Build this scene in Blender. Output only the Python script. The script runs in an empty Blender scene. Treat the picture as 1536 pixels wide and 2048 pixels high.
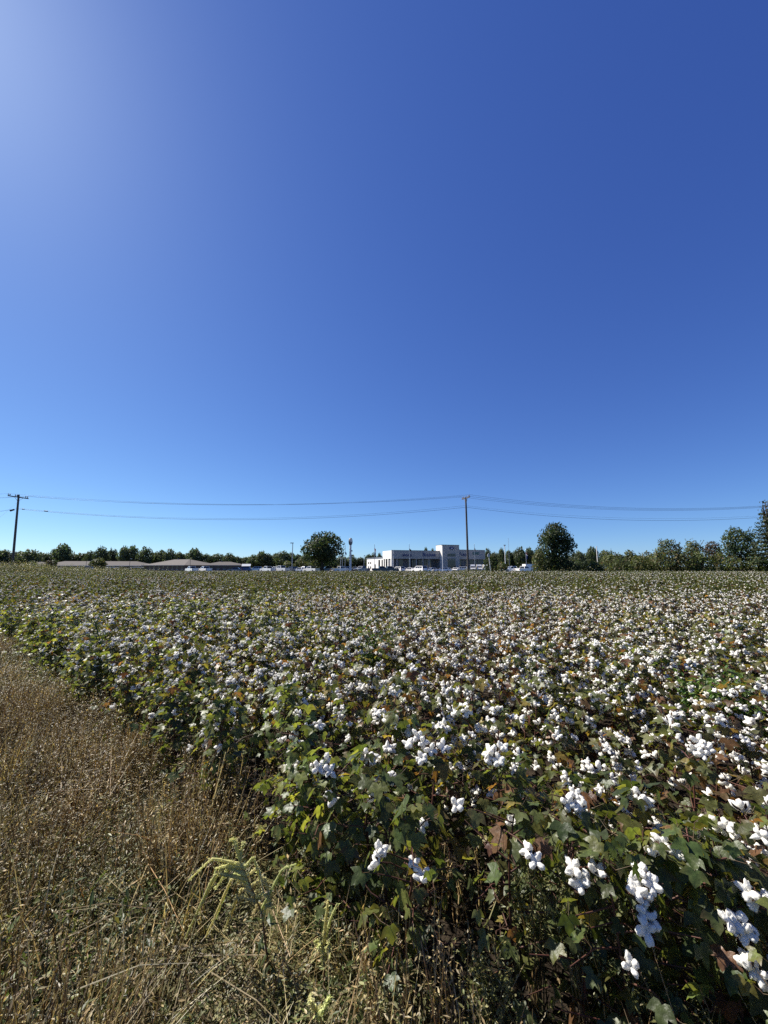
import bpy, math, random
import numpy as np
from mathutils import Vector, Matrix, Euler, noise
R = math.radians
SC = bpy.context.scene
COL = SC.collection

# ------------------------------------------------------------------ camera
EYE = 1.8
F = 769.0                                  # focal length in pixels of the 1536x2048 photo
PITCH = math.atan((1133.0 - 1024.0) / F)
cam_d = bpy.data.cameras.new('camera')
cam_d.sensor_fit = 'VERTICAL'
cam_d.sensor_height = 24.0
cam_d.lens = 24.0 * F / 2048.0
cam_d.clip_start = 0.05
cam_d.clip_end = 6000
cam = bpy.data.objects.new('camera', cam_d)
COL.objects.link(cam)
cam.location = (0, 0, EYE)
cam.rotation_euler = (R(90) + PITCH, 0, 0)
SC.camera = cam

# ------------------------------------------------------------------ sky and sun
SUN_EL, SUN_AZ = R(47), R(-60)             # azimuth from +Y, positive to the right
W = bpy.data.worlds.new('World')
SC.world = W
W.use_nodes = True
wn = W.node_tree.nodes
wl = W.node_tree.links
bg = wn['Background']
sky = wn.new('ShaderNodeTexSky')
sky.sky_type = 'NISHITA'
sky.sun_disc = False
sky.sun_elevation = SUN_EL
sky.sun_rotation = SUN_AZ
sky.altitude = 100
sky.air_density = 0.7
sky.dust_density = 0.3
sky.ozone_density = 5.0
# the phone's rendering of a clear sky: a little contrast and gain per colour channel
EXPO = 1.0
sep, cmb = wn.new('ShaderNodeSeparateColor'), wn.new('ShaderNodeCombineColor')
wl.new(sky.outputs[0], sep.inputs[0])
for ch, (gain, gam) in enumerate(((0.936, 1.055), (1.115, 1.025), (1.18, 0.72))):
    sc_, pw, ml = wn.new('ShaderNodeMath'), wn.new('ShaderNodeMath'), wn.new('ShaderNodeMath')
    sc_.operation, pw.operation, ml.operation = 'MULTIPLY', 'POWER', 'MULTIPLY'
    sc_.inputs[1].default_value = 0.1
    pw.inputs[1].default_value = gam
    ml.inputs[1].default_value = gain * 10.0
    wl.new(sep.outputs[ch], sc_.inputs[0])
    wl.new(sc_.outputs[0], pw.inputs[0])
    wl.new(pw.outputs[0], ml.inputs[0])
    wl.new(ml.outputs[0], cmb.inputs[ch])
wl.new(cmb.outputs[0], bg.inputs[0])
bg.inputs[1].default_value = 0.1 * 2.0 ** -EXPO
sd = bpy.data.lights.new('sun', 'SUN')
sd.energy = 5.0
sd.angle = R(0.5)
sd.color = (1.0, 0.95, 0.87)
sun = bpy.data.objects.new('sun', sd)
COL.objects.link(sun)
SUNV = Vector((math.sin(SUN_AZ) * math.cos(SUN_EL), math.cos(SUN_AZ) * math.cos(SUN_EL), math.sin(SUN_EL)))
sun.rotation_euler = SUNV.to_track_quat('Z', 'Y').to_euler()
vs = SC.view_settings
vs.view_transform = 'Standard'
vs.look = 'None'
vs.exposure = EXPO
vs.gamma = 1.0
vs.use_curve_mapping = False
SC.cycles.max_bounces = 6
SC.cycles.diffuse_bounces = 4
SC.cycles.transmission_bounces = 4
SC.cycles.transparent_max_bounces = 4
SC.cycles.use_denoising = False

# ------------------------------------------------------------------ helpers
def at(px, py, Y):
    """world point at depth Y (metres along +Y) seen at photo pixel (px, py)"""
    u, v = (px - 768.0) / F, (1024.0 - py) / F
    d = Vector((u, math.cos(PITCH) - v * math.sin(PITCH), math.sin(PITCH) + v * math.cos(PITCH)))
    return Vector((0, 0, EYE)) + d * (Y / d.y)

def gx(px, Y):                              # x at ground level for a far thing
    return at(px, 1133, Y).x

def tag(o, label=None, cat=None, group=None, kind=None):
    if label: o['label'] = label
    if cat: o['category'] = cat
    if group: o['group'] = group
    if kind: o['kind'] = kind
    return o

def empty(name, loc=(0, 0, 0), rz=0.0):
    o = bpy.data.objects.new(name, None)
    o.empty_display_size = 0.2
    COL.objects.link(o)
    o.location = loc
    o.rotation_euler = (0, 0, rz)
    return o

class MB:
    """collects vertices, faces, point colours and material slots for one mesh"""
    def __init__(s):
        s.v, s.f, s.c, s.m = [], [], [], []
    def add(s, verts, faces, col=(1, 1, 1), mat=0):
        b = len(s.v)
        s.v.extend([tuple(p) for p in verts])
        s.f.extend([tuple(i + b for i in f) for f in faces])
        if len(col) == len(verts) and not isinstance(col[0], (int, float)):
            s.c.extend([(*q, 1.0) for q in col])
        else:
            s.c.extend([(col[0], col[1], col[2], 1.0)] * len(verts))
        s.m.extend([mat] * len(faces))
    def box(s, x0, x1, y0, y1, z0, z1, col=(1, 1, 1), mat=0):
        s.add([(x0, y0, z0), (x1, y0, z0), (x1, y1, z0), (x0, y1, z0), (x0, y0, z1), (x1, y0, z1), (x1, y1, z1), (x0, y1, z1)],
              [(0, 3, 2, 1), (4, 5, 6, 7), (0, 1, 5, 4), (1, 2, 6, 5), (2, 3, 7, 6), (3, 0, 4, 7)], col, mat)
    def tube(s, pts, rad, n=6, col=(1, 1, 1), mat=0, cap=True):
        pts = [Vector(p) for p in pts]
        k = len(pts)
        if isinstance(rad, (int, float)): rad = [rad] * k
        vs_, fs = [], []
        d0 = (pts[-1] - pts[0]).normalized()
        ref = Vector((1, 0, 0)) if abs(d0.x) < 0.8 else Vector((0, 1, 0))
        for i in range(k):
            d = (pts[min(i + 1, k - 1)] - pts[max(i - 1, 0)])
            d = d.normalized() if d.length > 1e-9 else d0
            a = ref - d * ref.dot(d)
            a = a.normalized() if a.length > 1e-6 else Vector((0, 0, 1))
            b = d.cross(a)
            for j in range(n):
                t = 2 * math.pi * j / n
                vs_.append(pts[i] + (a * math.cos(t) + b * math.sin(t)) * rad[i])
        for i in range(k - 1):
            for j in range(n):
                j2 = (j + 1) % n
                fs.append((i * n + j, i * n + j2, (i + 1) * n + j2, (i + 1) * n + j))
        if cap:
            fs.append(tuple(range(n - 1, -1, -1)))
            fs.append(tuple((k - 1) * n + j for j in range(n)))
        s.add(vs_, fs, col, mat)
    def mesh(s, name, mats, smooth=False):
        me = bpy.data.meshes.new(name)
        me.from_pydata(s.v, [], s.f)
        for m in (mats if isinstance(mats, (list, tuple)) else [mats]):
            me.materials.append(m)
        if s.m and max(s.m) > 0:
            me.polygons.foreach_set('material_index', s.m)
        ca = me.color_attributes.new('Col', 'FLOAT_COLOR', 'POINT')
        ca.data.foreach_set('color', np.array(s.c, dtype=np.float32).ravel())
        if smooth:
            me.polygons.foreach_set('use_smooth', [True] * len(me.polygons))
        me.update()
        return me
    def build(s, name, mats, parent=None, smooth=False):
        return put(name, s.mesh(name, mats, smooth), parent)

def put(name, me, parent=None, mtx=None):
    o = bpy.data.objects.new(name, me)
    COL.objects.link(o)
    if parent: o.parent = parent
    if mtx is not None: o.matrix_local = mtx
    return o

def copy_tree(o, parent=None):
    c = o.copy()
    COL.objects.link(c)
    if parent: c.parent = parent
    for ch in o.children: copy_tree(ch, c)
    return c

# ------------------------------------------------------------------ materials
def new_mat(name):
    m = bpy.data.materials.new(name)
    m.use_nodes = True
    nt = m.node_tree
    return m, nt, nt.nodes['Principled BSDF'], nt.nodes['Material Output']

def solid(name, col, rough=0.6, metal=0.0, var=0.12, scale=6.0, spec=0.3, coat=0.0):
    """plain surface with a little wear: noise moves the colour and the roughness"""
    m, nt, b, out = new_mat(name)
    tc = nt.nodes.new('ShaderNodeTexCoord')
    nz = nt.nodes.new('ShaderNodeTexNoise')
    nz.inputs['Scale'].default_value = scale
    nz.inputs['Detail'].default_value = 5
    nt.links.new(tc.outputs['Object'], nz.inputs['Vector'])
    rp = nt.nodes.new('ShaderNodeValToRGB')
    rp.color_ramp.elements[0].position = 0.3
    rp.color_ramp.elements[1].position = 0.7
    rp.color_ramp.elements[0].color = (*[c * (1 - var) for c in col], 1)
    rp.color_ramp.elements[1].color = (*[min(1, c * (1 + var)) for c in col], 1)
    nt.links.new(nz.outputs['Fac'], rp.inputs['Fac'])
    nt.links.new(rp.outputs['Color'], b.inputs['Base Color'])
    b.inputs['Roughness'].default_value = rough
    b.inputs['Metallic'].default_value = metal
    b.inputs['Specular IOR Level'].default_value = spec
    b.inputs['Coat Weight'].default_value = coat
    return m

def leafy(name, trans=0.35, rough=0.5, spec=0.35, rnd=0.25, tint=(1.0, 1.05, 0.55), gain=1.0, mottle=0):
    """foliage: the mesh's own point colours, a per-copy variation, light through the blade"""
    m, nt, b, out = new_mat(name)
    at_ = nt.nodes.new('ShaderNodeAttribute')
    at_.attribute_name = 'Col'
    oi = nt.nodes.new('ShaderNodeObjectInfo')
    mr = nt.nodes.new('ShaderNodeMapRange')
    mr.inputs['To Min'].default_value = (1 - rnd) * gain
    mr.inputs['To Max'].default_value = (1 + rnd) * gain
    nt.links.new(oi.outputs['Random'], mr.inputs['Value'])
    hv = nt.nodes.new('ShaderNodeHueSaturation')
    nt.links.new(at_.outputs['Color'], hv.inputs['Color'])
    if mottle:                                       # blotches and pale veins within the blade
        tc = nt.nodes.new('ShaderNodeTexCoord')
        nz = nt.nodes.new('ShaderNodeTexNoise')
        nz.inputs['Scale'].default_value = mottle
        nz.inputs['Detail'].default_value = 4
        nt.links.new(tc.outputs['Object'], nz.inputs['Vector'])
        m2 = nt.nodes.new('ShaderNodeMapRange')
        m2.inputs['From Min'].default_value, m2.inputs['From Max'].default_value = 0.3, 0.7
        m2.inputs['To Min'].default_value, m2.inputs['To Max'].default_value = 0.7, 1.35
        nt.links.new(nz.outputs['Fac'], m2.inputs['Value'])
        mm = nt.nodes.new('ShaderNodeMath'); mm.operation = 'MULTIPLY'
        nt.links.new(mr.outputs['Result'], mm.inputs[0])
        nt.links.new(m2.outputs['Result'], mm.inputs[1])
        nt.links.new(mm.outputs[0], hv.inputs['Value'])
        bp = nt.nodes.new('ShaderNodeBump')
        bp.inputs['Strength'].default_value = 0.5
        bp.inputs['Distance'].default_value = 0.006
        nt.links.new(nz.outputs['Fac'], bp.inputs['Height'])
        nt.links.new(bp.outputs[0], b.inputs['Normal'])
    if not mottle: nt.links.new(mr.outputs['Result'], hv.inputs['Value'])
    nt.links.new(hv.outputs['Color'], b.inputs['Base Color'])
    b.inputs['Roughness'].default_value = rough
    b.inputs['Specular IOR Level'].default_value = spec
    if trans > 0:
        mx = nt.nodes.new('ShaderNodeMix')
        mx.data_type = 'RGBA'
        mx.blend_type = 'MULTIPLY'
        mx.inputs[0].default_value = 1.0
        nt.links.new(hv.outputs['Color'], mx.inputs[6])
        mx.inputs[7].default_value = (tint[0] * 1.6, tint[1] * 1.6, tint[2] * 1.6, 1)
        tr = nt.nodes.new('ShaderNodeBsdfTranslucent')
        nt.links.new(mx.outputs[2], tr.inputs['Color'])
        ms = nt.nodes.new('ShaderNodeMixShader')
        ms.inputs[0].default_value = trans
        nt.links.new(b.outputs[0], ms.inputs[1])
        nt.links.new(tr.outputs[0], ms.inputs[2])
        nt.links.new(ms.outputs[0], out.inputs['Surface'])
    return m

M_LEAF = leafy('cotton_leaf', 0.48, 0.42, 0.42, 0.30, (1.15, 1.05, 0.42), 0.95, 55)
M_LEAF_FAR = leafy('cotton_leaf_plain', 0.35, 0.65, 0.12, 0.30, (1.15, 1.03, 0.42), 0.72)
M_STEM = leafy('plant_stem', 0.0, 0.6, 0.3)
M_BUR = leafy('dry_bur', 0.0, 0.8, 0.2)
M_DRY = leafy('dry_stalk', 0.32, 0.45, 0.32, 0.32, (1.0, 0.95, 0.58), 0.78)
M_WEED = leafy('weed_leaf', 0.38, 0.45, 0.35, gain=0.78)
M_TREE = leafy('tree_leaf', 0.3, 0.6, 0.25, 0.18, gain=0.8)
M_BARK = leafy('bark', 0.0, 0.9, 0.1)

def lint_mat():
    m, nt, b, out = new_mat('cotton_lint')
    tc = nt.nodes.new('ShaderNodeTexCoord')
    nz = nt.nodes.new('ShaderNodeTexNoise')
    nz.inputs['Scale'].default_value = 160
    nz.inputs['Detail'].default_value = 6
    nt.links.new(tc.outputs['Object'], nz.inputs['Vector'])
    bp = nt.nodes.new('ShaderNodeBump')
    bp.inputs['Strength'].default_value = 0.35
    bp.inputs['Distance'].default_value = 0.004
    nt.links.new(nz.outputs['Fac'], bp.inputs['Height'])
    nt.links.new(bp.outputs[0], b.inputs['Normal'])
    b.inputs['Base Color'].default_value = (0.87, 0.85, 0.78, 1)
    b.inputs['Roughness'].default_value = 0.95
    b.inputs['Specular IOR Level'].default_value = 0.05
    tr = nt.nodes.new('ShaderNodeBsdfTranslucent')
    tr.inputs['Color'].default_value = (0.88, 0.85, 0.77, 1)
    ms = nt.nodes.new('ShaderNodeMixShader')
    ms.inputs[0].default_value = 0.36
    nt.links.new(b.outputs[0], ms.inputs[1])
    nt.links.new(tr.outputs[0], ms.inputs[2])
    nt.links.new(ms.outputs[0], out.inputs['Surface'])
    return m
M_LINT = lint_mat()

def ground_mat(name, cols, scale, bump=0.6, dist=0.03):
    m, nt, b, out = new_mat(name)
    tc = nt.nodes.new('ShaderNodeTexCoord')
    n1 = nt.nodes.new('ShaderNodeTexNoise')
    n1.inputs['Scale'].default_value = scale
    n1.inputs['Detail'].default_value = 8
    n1.inputs['Roughness'].default_value = 0.7
    nt.links.new(tc.outputs['Object'], n1.inputs['Vector'])
    rp = nt.nodes.new('ShaderNodeValToRGB')
    while len(rp.color_ramp.elements) < len(cols): rp.color_ramp.elements.new(0.5)
    for i, c in enumerate(cols):
        rp.color_ramp.elements[i].position = 0.3 + 0.4 * i / (len(cols) - 1)
        rp.color_ramp.elements[i].color = (*c, 1)
    nt.links.new(n1.outputs['Fac'], rp.inputs['Fac'])
    nt.links.new(rp.outputs['Color'], b.inputs['Base Color'])
    b.inputs['Roughness'].default_value = 0.95
    b.inputs['Specular IOR Level'].default_value = 0.1
    bp = nt.nodes.new('ShaderNodeBump')
    bp.inputs['Strength'].default_value = bump
    bp.inputs['Distance'].default_value = dist
    nt.links.new(n1.outputs['Fac'], bp.inputs['Height'])
    nt.links.new(bp.outputs[0], b.inputs['Normal'])
    return m

M_WHITE = solid('white_paint', (0.78, 0.77, 0.74), 0.6, var=0.05, scale=2)
M_CREAM = solid('cream_panel', (0.80, 0.77, 0.70), 0.6, var=0.04, scale=1)
M_METAL = solid('galvanised', (0.42, 0.43, 0.44), 0.45, 0.6)
M_DARKMETAL = solid('dark_metal', (0.05, 0.05, 0.055), 0.5, 0.3)
M_GLASS = solid('dark_glass', (0.012, 0.015, 0.018), 0.12, 0.0, var=0.3, spec=0.6)
M_GREY = solid('grey_panel', (0.36, 0.345, 0.32), 0.55, var=0.03, scale=.3)
M_GREYDK = solid('grey_soffit', (0.15, 0.15, 0.155), 0.6, var=0.08)
M_BLUE = solid('blue_sign', (0.015, 0.035, 0.16), 0.4, var=0.05)
M_TEAL = solid('green_sign', (0.04, 0.13, 0.12), 0.5, var=0.05)
M_SHINGLE = solid('roof_shingle', (0.072, 0.062, 0.056), 0.9, var=0.3, scale=3)
M_SHINGLE2 = solid('roof_shingle_pale', (0.092, 0.08, 0.071), 0.9, var=0.25, scale=3)
M_BRICK = solid('brick', (0.15, 0.115, 0.10), 0.9, var=0.3, scale=9)
M_POLE = solid('weathered_pole', (0.095, 0.083, 0.074), 0.85, var=0.3, scale=8)
M_TYRE = solid('tyre', (0.018, 0.018, 0.018), 0.9)
M_RIM = solid('rim', (0.45, 0.45, 0.46), 0.35, 0.7)
M_LAMP = solid('lamp_lens', (0.75, 0.75, 0.72), 0.2, spec=0.6)
M_RED = solid('tail_red', (0.25, 0.02, 0.015), 0.3)
M_WIRE = solid('wire', (0.03, 0.03, 0.035), 0.6)
M_PORC = solid('porcelain', (0.45, 0.43, 0.42), 0.3)
M_CURB = solid('concrete', (0.38, 0.35, 0.31), 0.9, var=0.15)
PAINT = {k: solid('paint_' + k, c, 0.28, mt, var=0.05, scale=1.5, spec=0.5, coat=0.6) for k, c, mt in (
    ('white', (0.88, 0.85, 0.78), 0.0), ('silver', (0.42, 0.43, 0.45), 0.5), ('grey', (0.13, 0.135, 0.14), 0.3),
    ('black', (0.014, 0.014, 0.016), 0.0), ('blue', (0.02, 0.05, 0.16), 0.2))}

# ------------------------------------------------------------------ ground
NX, NY, EDGE = 0.633, 0.774, 1.37            # field edge: NX*x + NY*y = EDGE
FAR = 58.0                                   # far end of the cotton
def sheet(name, pts, z, mat):
    b = MB()
    b.add([(x, y, z) for x, y in pts], [tuple(range(len(pts)))])
    return tag(b.build(name, mat), kind='structure')
sheet('ground', [(-3000, -60), (3000, -60), (3000, 4000), (-3000, 4000)], 0.0,
      ground_mat('dry_turf', [(0.035, 0.032, 0.014), (0.075, 0.07, 0.028), (0.12, 0.10, 0.05)], 1.2))
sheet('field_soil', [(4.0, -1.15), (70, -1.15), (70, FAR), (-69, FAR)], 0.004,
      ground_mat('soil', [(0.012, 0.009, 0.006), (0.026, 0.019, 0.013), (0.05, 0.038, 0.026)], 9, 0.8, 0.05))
sheet('parking_lot', [(-75, 108), (75, 108), (75, 168), (-75, 168)], 0.004,
      ground_mat('asphalt', [(0.045, 0.045, 0.045), (0.06, 0.06, 0.06)], 4, 0.2, 0.01))
sheet('access_road', [(-130, 120), (-75, 118), (-75, 126), (-130, 128)], 0.004,
      bpy.data.materials['asphalt'])

# ------------------------------------------------------------------ scatter of stuff (geometry nodes)
def form_collection(name, meshes):
    c = bpy.data.collections.new(name)
    for i, me in enumerate(meshes):
        c.objects.link(bpy.data.objects.new('%s_form_%02d' % (name, i), me))
    return c

def scatter(name, pts, rot, scl, idx, coll, kind='stuff', label=None):
    me = bpy.data.meshes.new(name)
    n = len(pts)
    me.vertices.add(n)
    me.vertices.foreach_set('co', np.array(pts, dtype=np.float32).ravel())
    a = me.attributes.new('rot', 'FLOAT_VECTOR', 'POINT')
    a.data.foreach_set('vector', np.array(rot, dtype=np.float32).ravel())
    a = me.attributes.new('scl', 'FLOAT_VECTOR', 'POINT')
    a.data.foreach_set('vector', np.array(scl, dtype=np.float32).ravel())
    a = me.attributes.new('idx', 'INT', 'POINT')
    a.data.foreach_set('value', np.array(idx, dtype=np.int32))
    o = put(name, me)
    tag(o, label, None, None, kind)
    nt = bpy.data.node_groups.new(name, 'GeometryNodeTree')
    nt.interface.new_socket('Geometry', in_out='INPUT', socket_type='NodeSocketGeometry')
    nt.interface.new_socket('Geometry', in_out='OUTPUT', socket_type='NodeSocketGeometry')
    gi, go = nt.nodes.new('NodeGroupInput'), nt.nodes.new('NodeGroupOutput')
    ip = nt.nodes.new('GeometryNodeInstanceOnPoints')
    ci = nt.nodes.new('GeometryNodeCollectionInfo')
    ci.inputs['Collection'].default_value = coll
    ci.inputs['Separate Children'].default_value = True
    ci.inputs['Reset Children'].default_value = True
    def named(nm, t):
        x = nt.nodes.new('GeometryNodeInputNamedAttribute')
        x.data_type = t
        x.inputs['Name'].default_value = nm
        return x.outputs['Attribute']
    er = nt.nodes.new('FunctionNodeEulerToRotation')
    L = nt.links
    L.new(gi.outputs[0], ip.inputs['Points'])
    L.new(ci.outputs[0], ip.inputs['Instance'])
    ip.inputs['Pick Instance'].default_value = True
    L.new(named('idx', 'INT'), ip.inputs['Instance Index'])
    L.new(named('rot', 'FLOAT_VECTOR'), er.inputs[0])
    L.new(er.outputs[0], ip.inputs['Rotation'])
    L.new(named('scl', 'FLOAT_VECTOR'), ip.inputs['Scale'])
    L.new(ip.outputs[0], go.inputs[0])
    md = o.modifiers.new('scatter', 'NODES')
    md.node_group = nt
    return o

# ------------------------------------------------------------------ trees
def vary(c, rng, a=0.25):
    k = 1 + rng.uniform(-a, a)
    return tuple(max(0, x * k * (1 + rng.uniform(-0.06, 0.06))) for x in c)

def crown_mesh(name, rng, lobes, n, size, cols, sprays=0, up=0.0):
    """leaf clumps through overlapping lobes; cols = list of (weight, colour)"""
    b = MB()
    vol = [l[1][0] * l[1][1] * l[1][2] for l in lobes]
    ws = [w for w, _ in cols]
    def quad(p, nr, s, c):
        t = Vector((rng.uniform(-1, 1), rng.uniform(-1, 1), rng.uniform(-1, 1)))
        a = nr.cross(t)
        if a.length < 1e-4: return
        a.normalize()
        e = nr.cross(a)
        a = a * s * rng.uniform(0.5, 1.0)
        e = e * s * rng.uniform(0.35, 0.7)
        b.add([p - a, p - e * 0.9 + nr * s * 0.12, p + a, p + e * 1.1 - nr * s * 0.1], [(0, 1, 2), (0, 2, 3)], c)
    lobe_col = [vary((1, 1, 1), rng, 0.22) for _ in lobes]
    for _ in range(n):
        li = rng.choices(range(len(lobes)), weights=vol)[0]
        c, r = lobes[li]
        d = Vector((rng.gauss(0, 1), rng.gauss(0, 1), rng.gauss(0, 1))).normalized()
        k = rng.uniform(0.25, 1.0) ** 0.45
        k *= 1 + 0.16 * noise.noise(d * 2.3 + Vector(c))
        p = Vector(c) + Vector((d.x * r[0], d.y * r[1], d.z * r[2])) * k
        nr = (d + Vector((rng.gauss(0, .5), rng.gauss(0, .5), rng.gauss(0, .5) + up))).normalized()
        cc = rng.choices(cols, weights=ws)[0][1]
        cc = vary(tuple(x * y for x, y in zip(cc, lobe_col[li])), rng, 0.3)
        quad(p, nr, size * rng.uniform(0.6, 1.3), cc)
    for _ in range(sprays):                          # loose leafy twigs that stand out of the outline
        c, r = rng.choice(lobes)
        d = Vector((rng.gauss(0, 1), rng.gauss(0, 1), abs(rng.gauss(0.5, 1)))).normalized()
        p0 = Vector(c) + Vector((d.x * r[0], d.y * r[1], d.z * r[2])) * 0.85
        q = (d + Vector((0, 0, 0.8))).normalized()
        L = rng.uniform(0.15, 0.45) * max(r)
        b.tube([p0, p0 + q * L], [size * 0.07, size * 0.03], 3, (0.06, 0.045, 0.03), 0, False)
        for k in range(6):
            cc = vary(rng.choices(cols, weights=ws)[0][1], rng, 0.3)
            quad(p0 + q * L * (k + 1) / 6, Vector((rng.gauss(0, 1), rng.gauss(0, 1), rng.gauss(0.4, 1))).normalized(), size * 0.6, cc)
    return b.mesh(name, M_TREE)

def trunk_mesh(name, rng, h, r, limbs, col=(0.05, 0.04, 0.032)):
    b = MB()
    pts = [Vector((0, 0, -0.05))]
    for i in range(1, 6):
        pts.append(Vector((rng.uniform(-1, 1) * r * 0.5 * i / 3, rng.uniform(-1, 1) * r * 0.5 * i / 3, h * i / 5)))
    b.tube(pts, [r * 1.35, r, r * 0.85, r * 0.7, r * 0.5, r * 0.3], 8, col)
    for (e, k) in limbs:
        s = pts[k]
        e = Vector(e)
        m = s.lerp(e, 0.5) + Vector((0, 0, 0.06 * (e - s).length))
        b.tube([s, m, e], [r * 0.5, r * 0.35, r * 0.12], 6, col)
    return b.mesh(name, M_BARK, True)

def lobed(rng, w, z0, z1, n, lop=0.0):
    """n lobes filling a crown w wide from z0 to z1"""
    w *= 1.22
    out = [((0, 0, (z0 + z1) / 2), (w * 0.36, w * 0.36, (z1 - z0) * 0.46))]
    for i in range(n):
        a = i * 2.4 + rng.uniform(-.4, .4)
        t = (i + 0.5) / n
        zz = z0 + (z1 - z0) * (0.15 + 0.72 * t)
        rr = w * 0.5 * (math.sin(math.pi * (0.22 + 0.68 * t)) ** 0.8)
        s = w * rng.uniform(0.15, 0.24)
        q = max(0.05, rr - s)
        out.append(((math.cos(a) * q + lop * w * (t - .5), math.sin(a) * q, zz), (s, s, min(s * 0.85, (z1 - z0) * 0.25))))
    return out

GREEN_FAR = [(5, (0.072, 0.098, 0.056)), (3, (0.094, 0.118, 0.06)), (1, (0.12, 0.125, 0.065))]  # distance haze put into the colour: lighter, bluer greens
GREEN_OAK = [(5, (0.036, 0.056, 0.022)), (3, (0.052, 0.074, 0.026)), (1, (0.095, 0.09, 0.03))]
GREEN_HEDGE = [(5, (0.095, 0.116, 0.042)), (3, (0.13, 0.15, 0.052)), (1, (0.15, 0.125, 0.055)), (0.7, (0.14, 0.085, 0.055))]
GREEN_LIGHT = [(4, (0.075, 0.095, 0.03)), (3, (0.10, 0.115, 0.035)), (1, (0.15, 0.13, 0.04))]
BROWNISH = [(4, (0.085, 0.06, 0.045)), (2, (0.06, 0.058, 0.03))]

def tree(name, label, cat, px, top, wpx, Y, rng, n, size, cols, group=None, trunk=0.22, sprays=0, nl=9, lop=0.0, tr=None, lob=None, up=0.0, zbase=0.0):
    x = gx(px, Y)
    H = at(px, top, Y).z - zbase
    w = wpx * Y / F
    t = tag(empty(name, (x, Y, zbase)), label, cat, group)
    z0 = H * trunk
    lobes = lob(w, H) if lob else lobed(rng, w, z0, H * 0.97, nl, lop)
    limbs = [((l[0][0] * 0.8, l[0][1] * 0.8, l[0][2]), 2 + (i % 3)) for i, l in enumerate(lobes[1:])]
    put('trunk', trunk_mesh('trunk', rng, H * 0.6, tr or min(0.16, max(0.03, w * 0.028)), limbs), t)
    put('crown', crown_mesh('crown', rng, lobes, n, size, cols, sprays, up), t)
    return t

rng = random.Random(7)
# --- the woods far behind: six forms, copied and scaled to each crown of the skyline
def far_form(k):
    r = random.Random(100 + k)
    tall = k in (0, 1)
    lo = lobed(r, 10.0, 1.2 if not tall else 2.5, 10.0, 8 + k % 3)
    t = empty('woodland_tree', (0, 0, 0))
    put('trunk', trunk_mesh('trunk', r, 6.0, 0.28, [((l[0][0] * .8, l[0][1] * .8, l[0][2]), 3) for l in lo[1:5]]), t)
    put('crown', crown_mesh('crown', r, lo, 1500, 0.62, GREEN_FAR if k != 5 else [(1, (0.055, 0.07, 0.045)), (1, (0.07, 0.08, 0.05))], 10), t)
    return t
far_forms = [far_form(k) for k in range(6)]
far_used = [False] * 6
def far_tree(px, top, wpx, Y, k, label, group):
    src = far_forms[k]
    if far_used[k]: t = copy_tree(src)
    else: t, far_used[k] = src, True
    H = at(px, top, Y).z
    w = wpx * Y / F
    t.location = (gx(px, Y), Y, 0)
    t.rotation_euler = (0, 0, rng.uniform(0, 6.28))
    t.scale = (w / 10.0, w / 10.0, H / 10.0)
    return tag(t, label, 'tree', group)
LW = 'dark broadleaf tree in the woods behind the long brown roofs on the left'
LC = 'dark tree in the far treeline between the low brown building and the lone oak'
LR = 'dark tree in the far treeline to the right of the car showroom'
LB = 'dark treetop showing beside the white lean-to of the car showroom'
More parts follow.
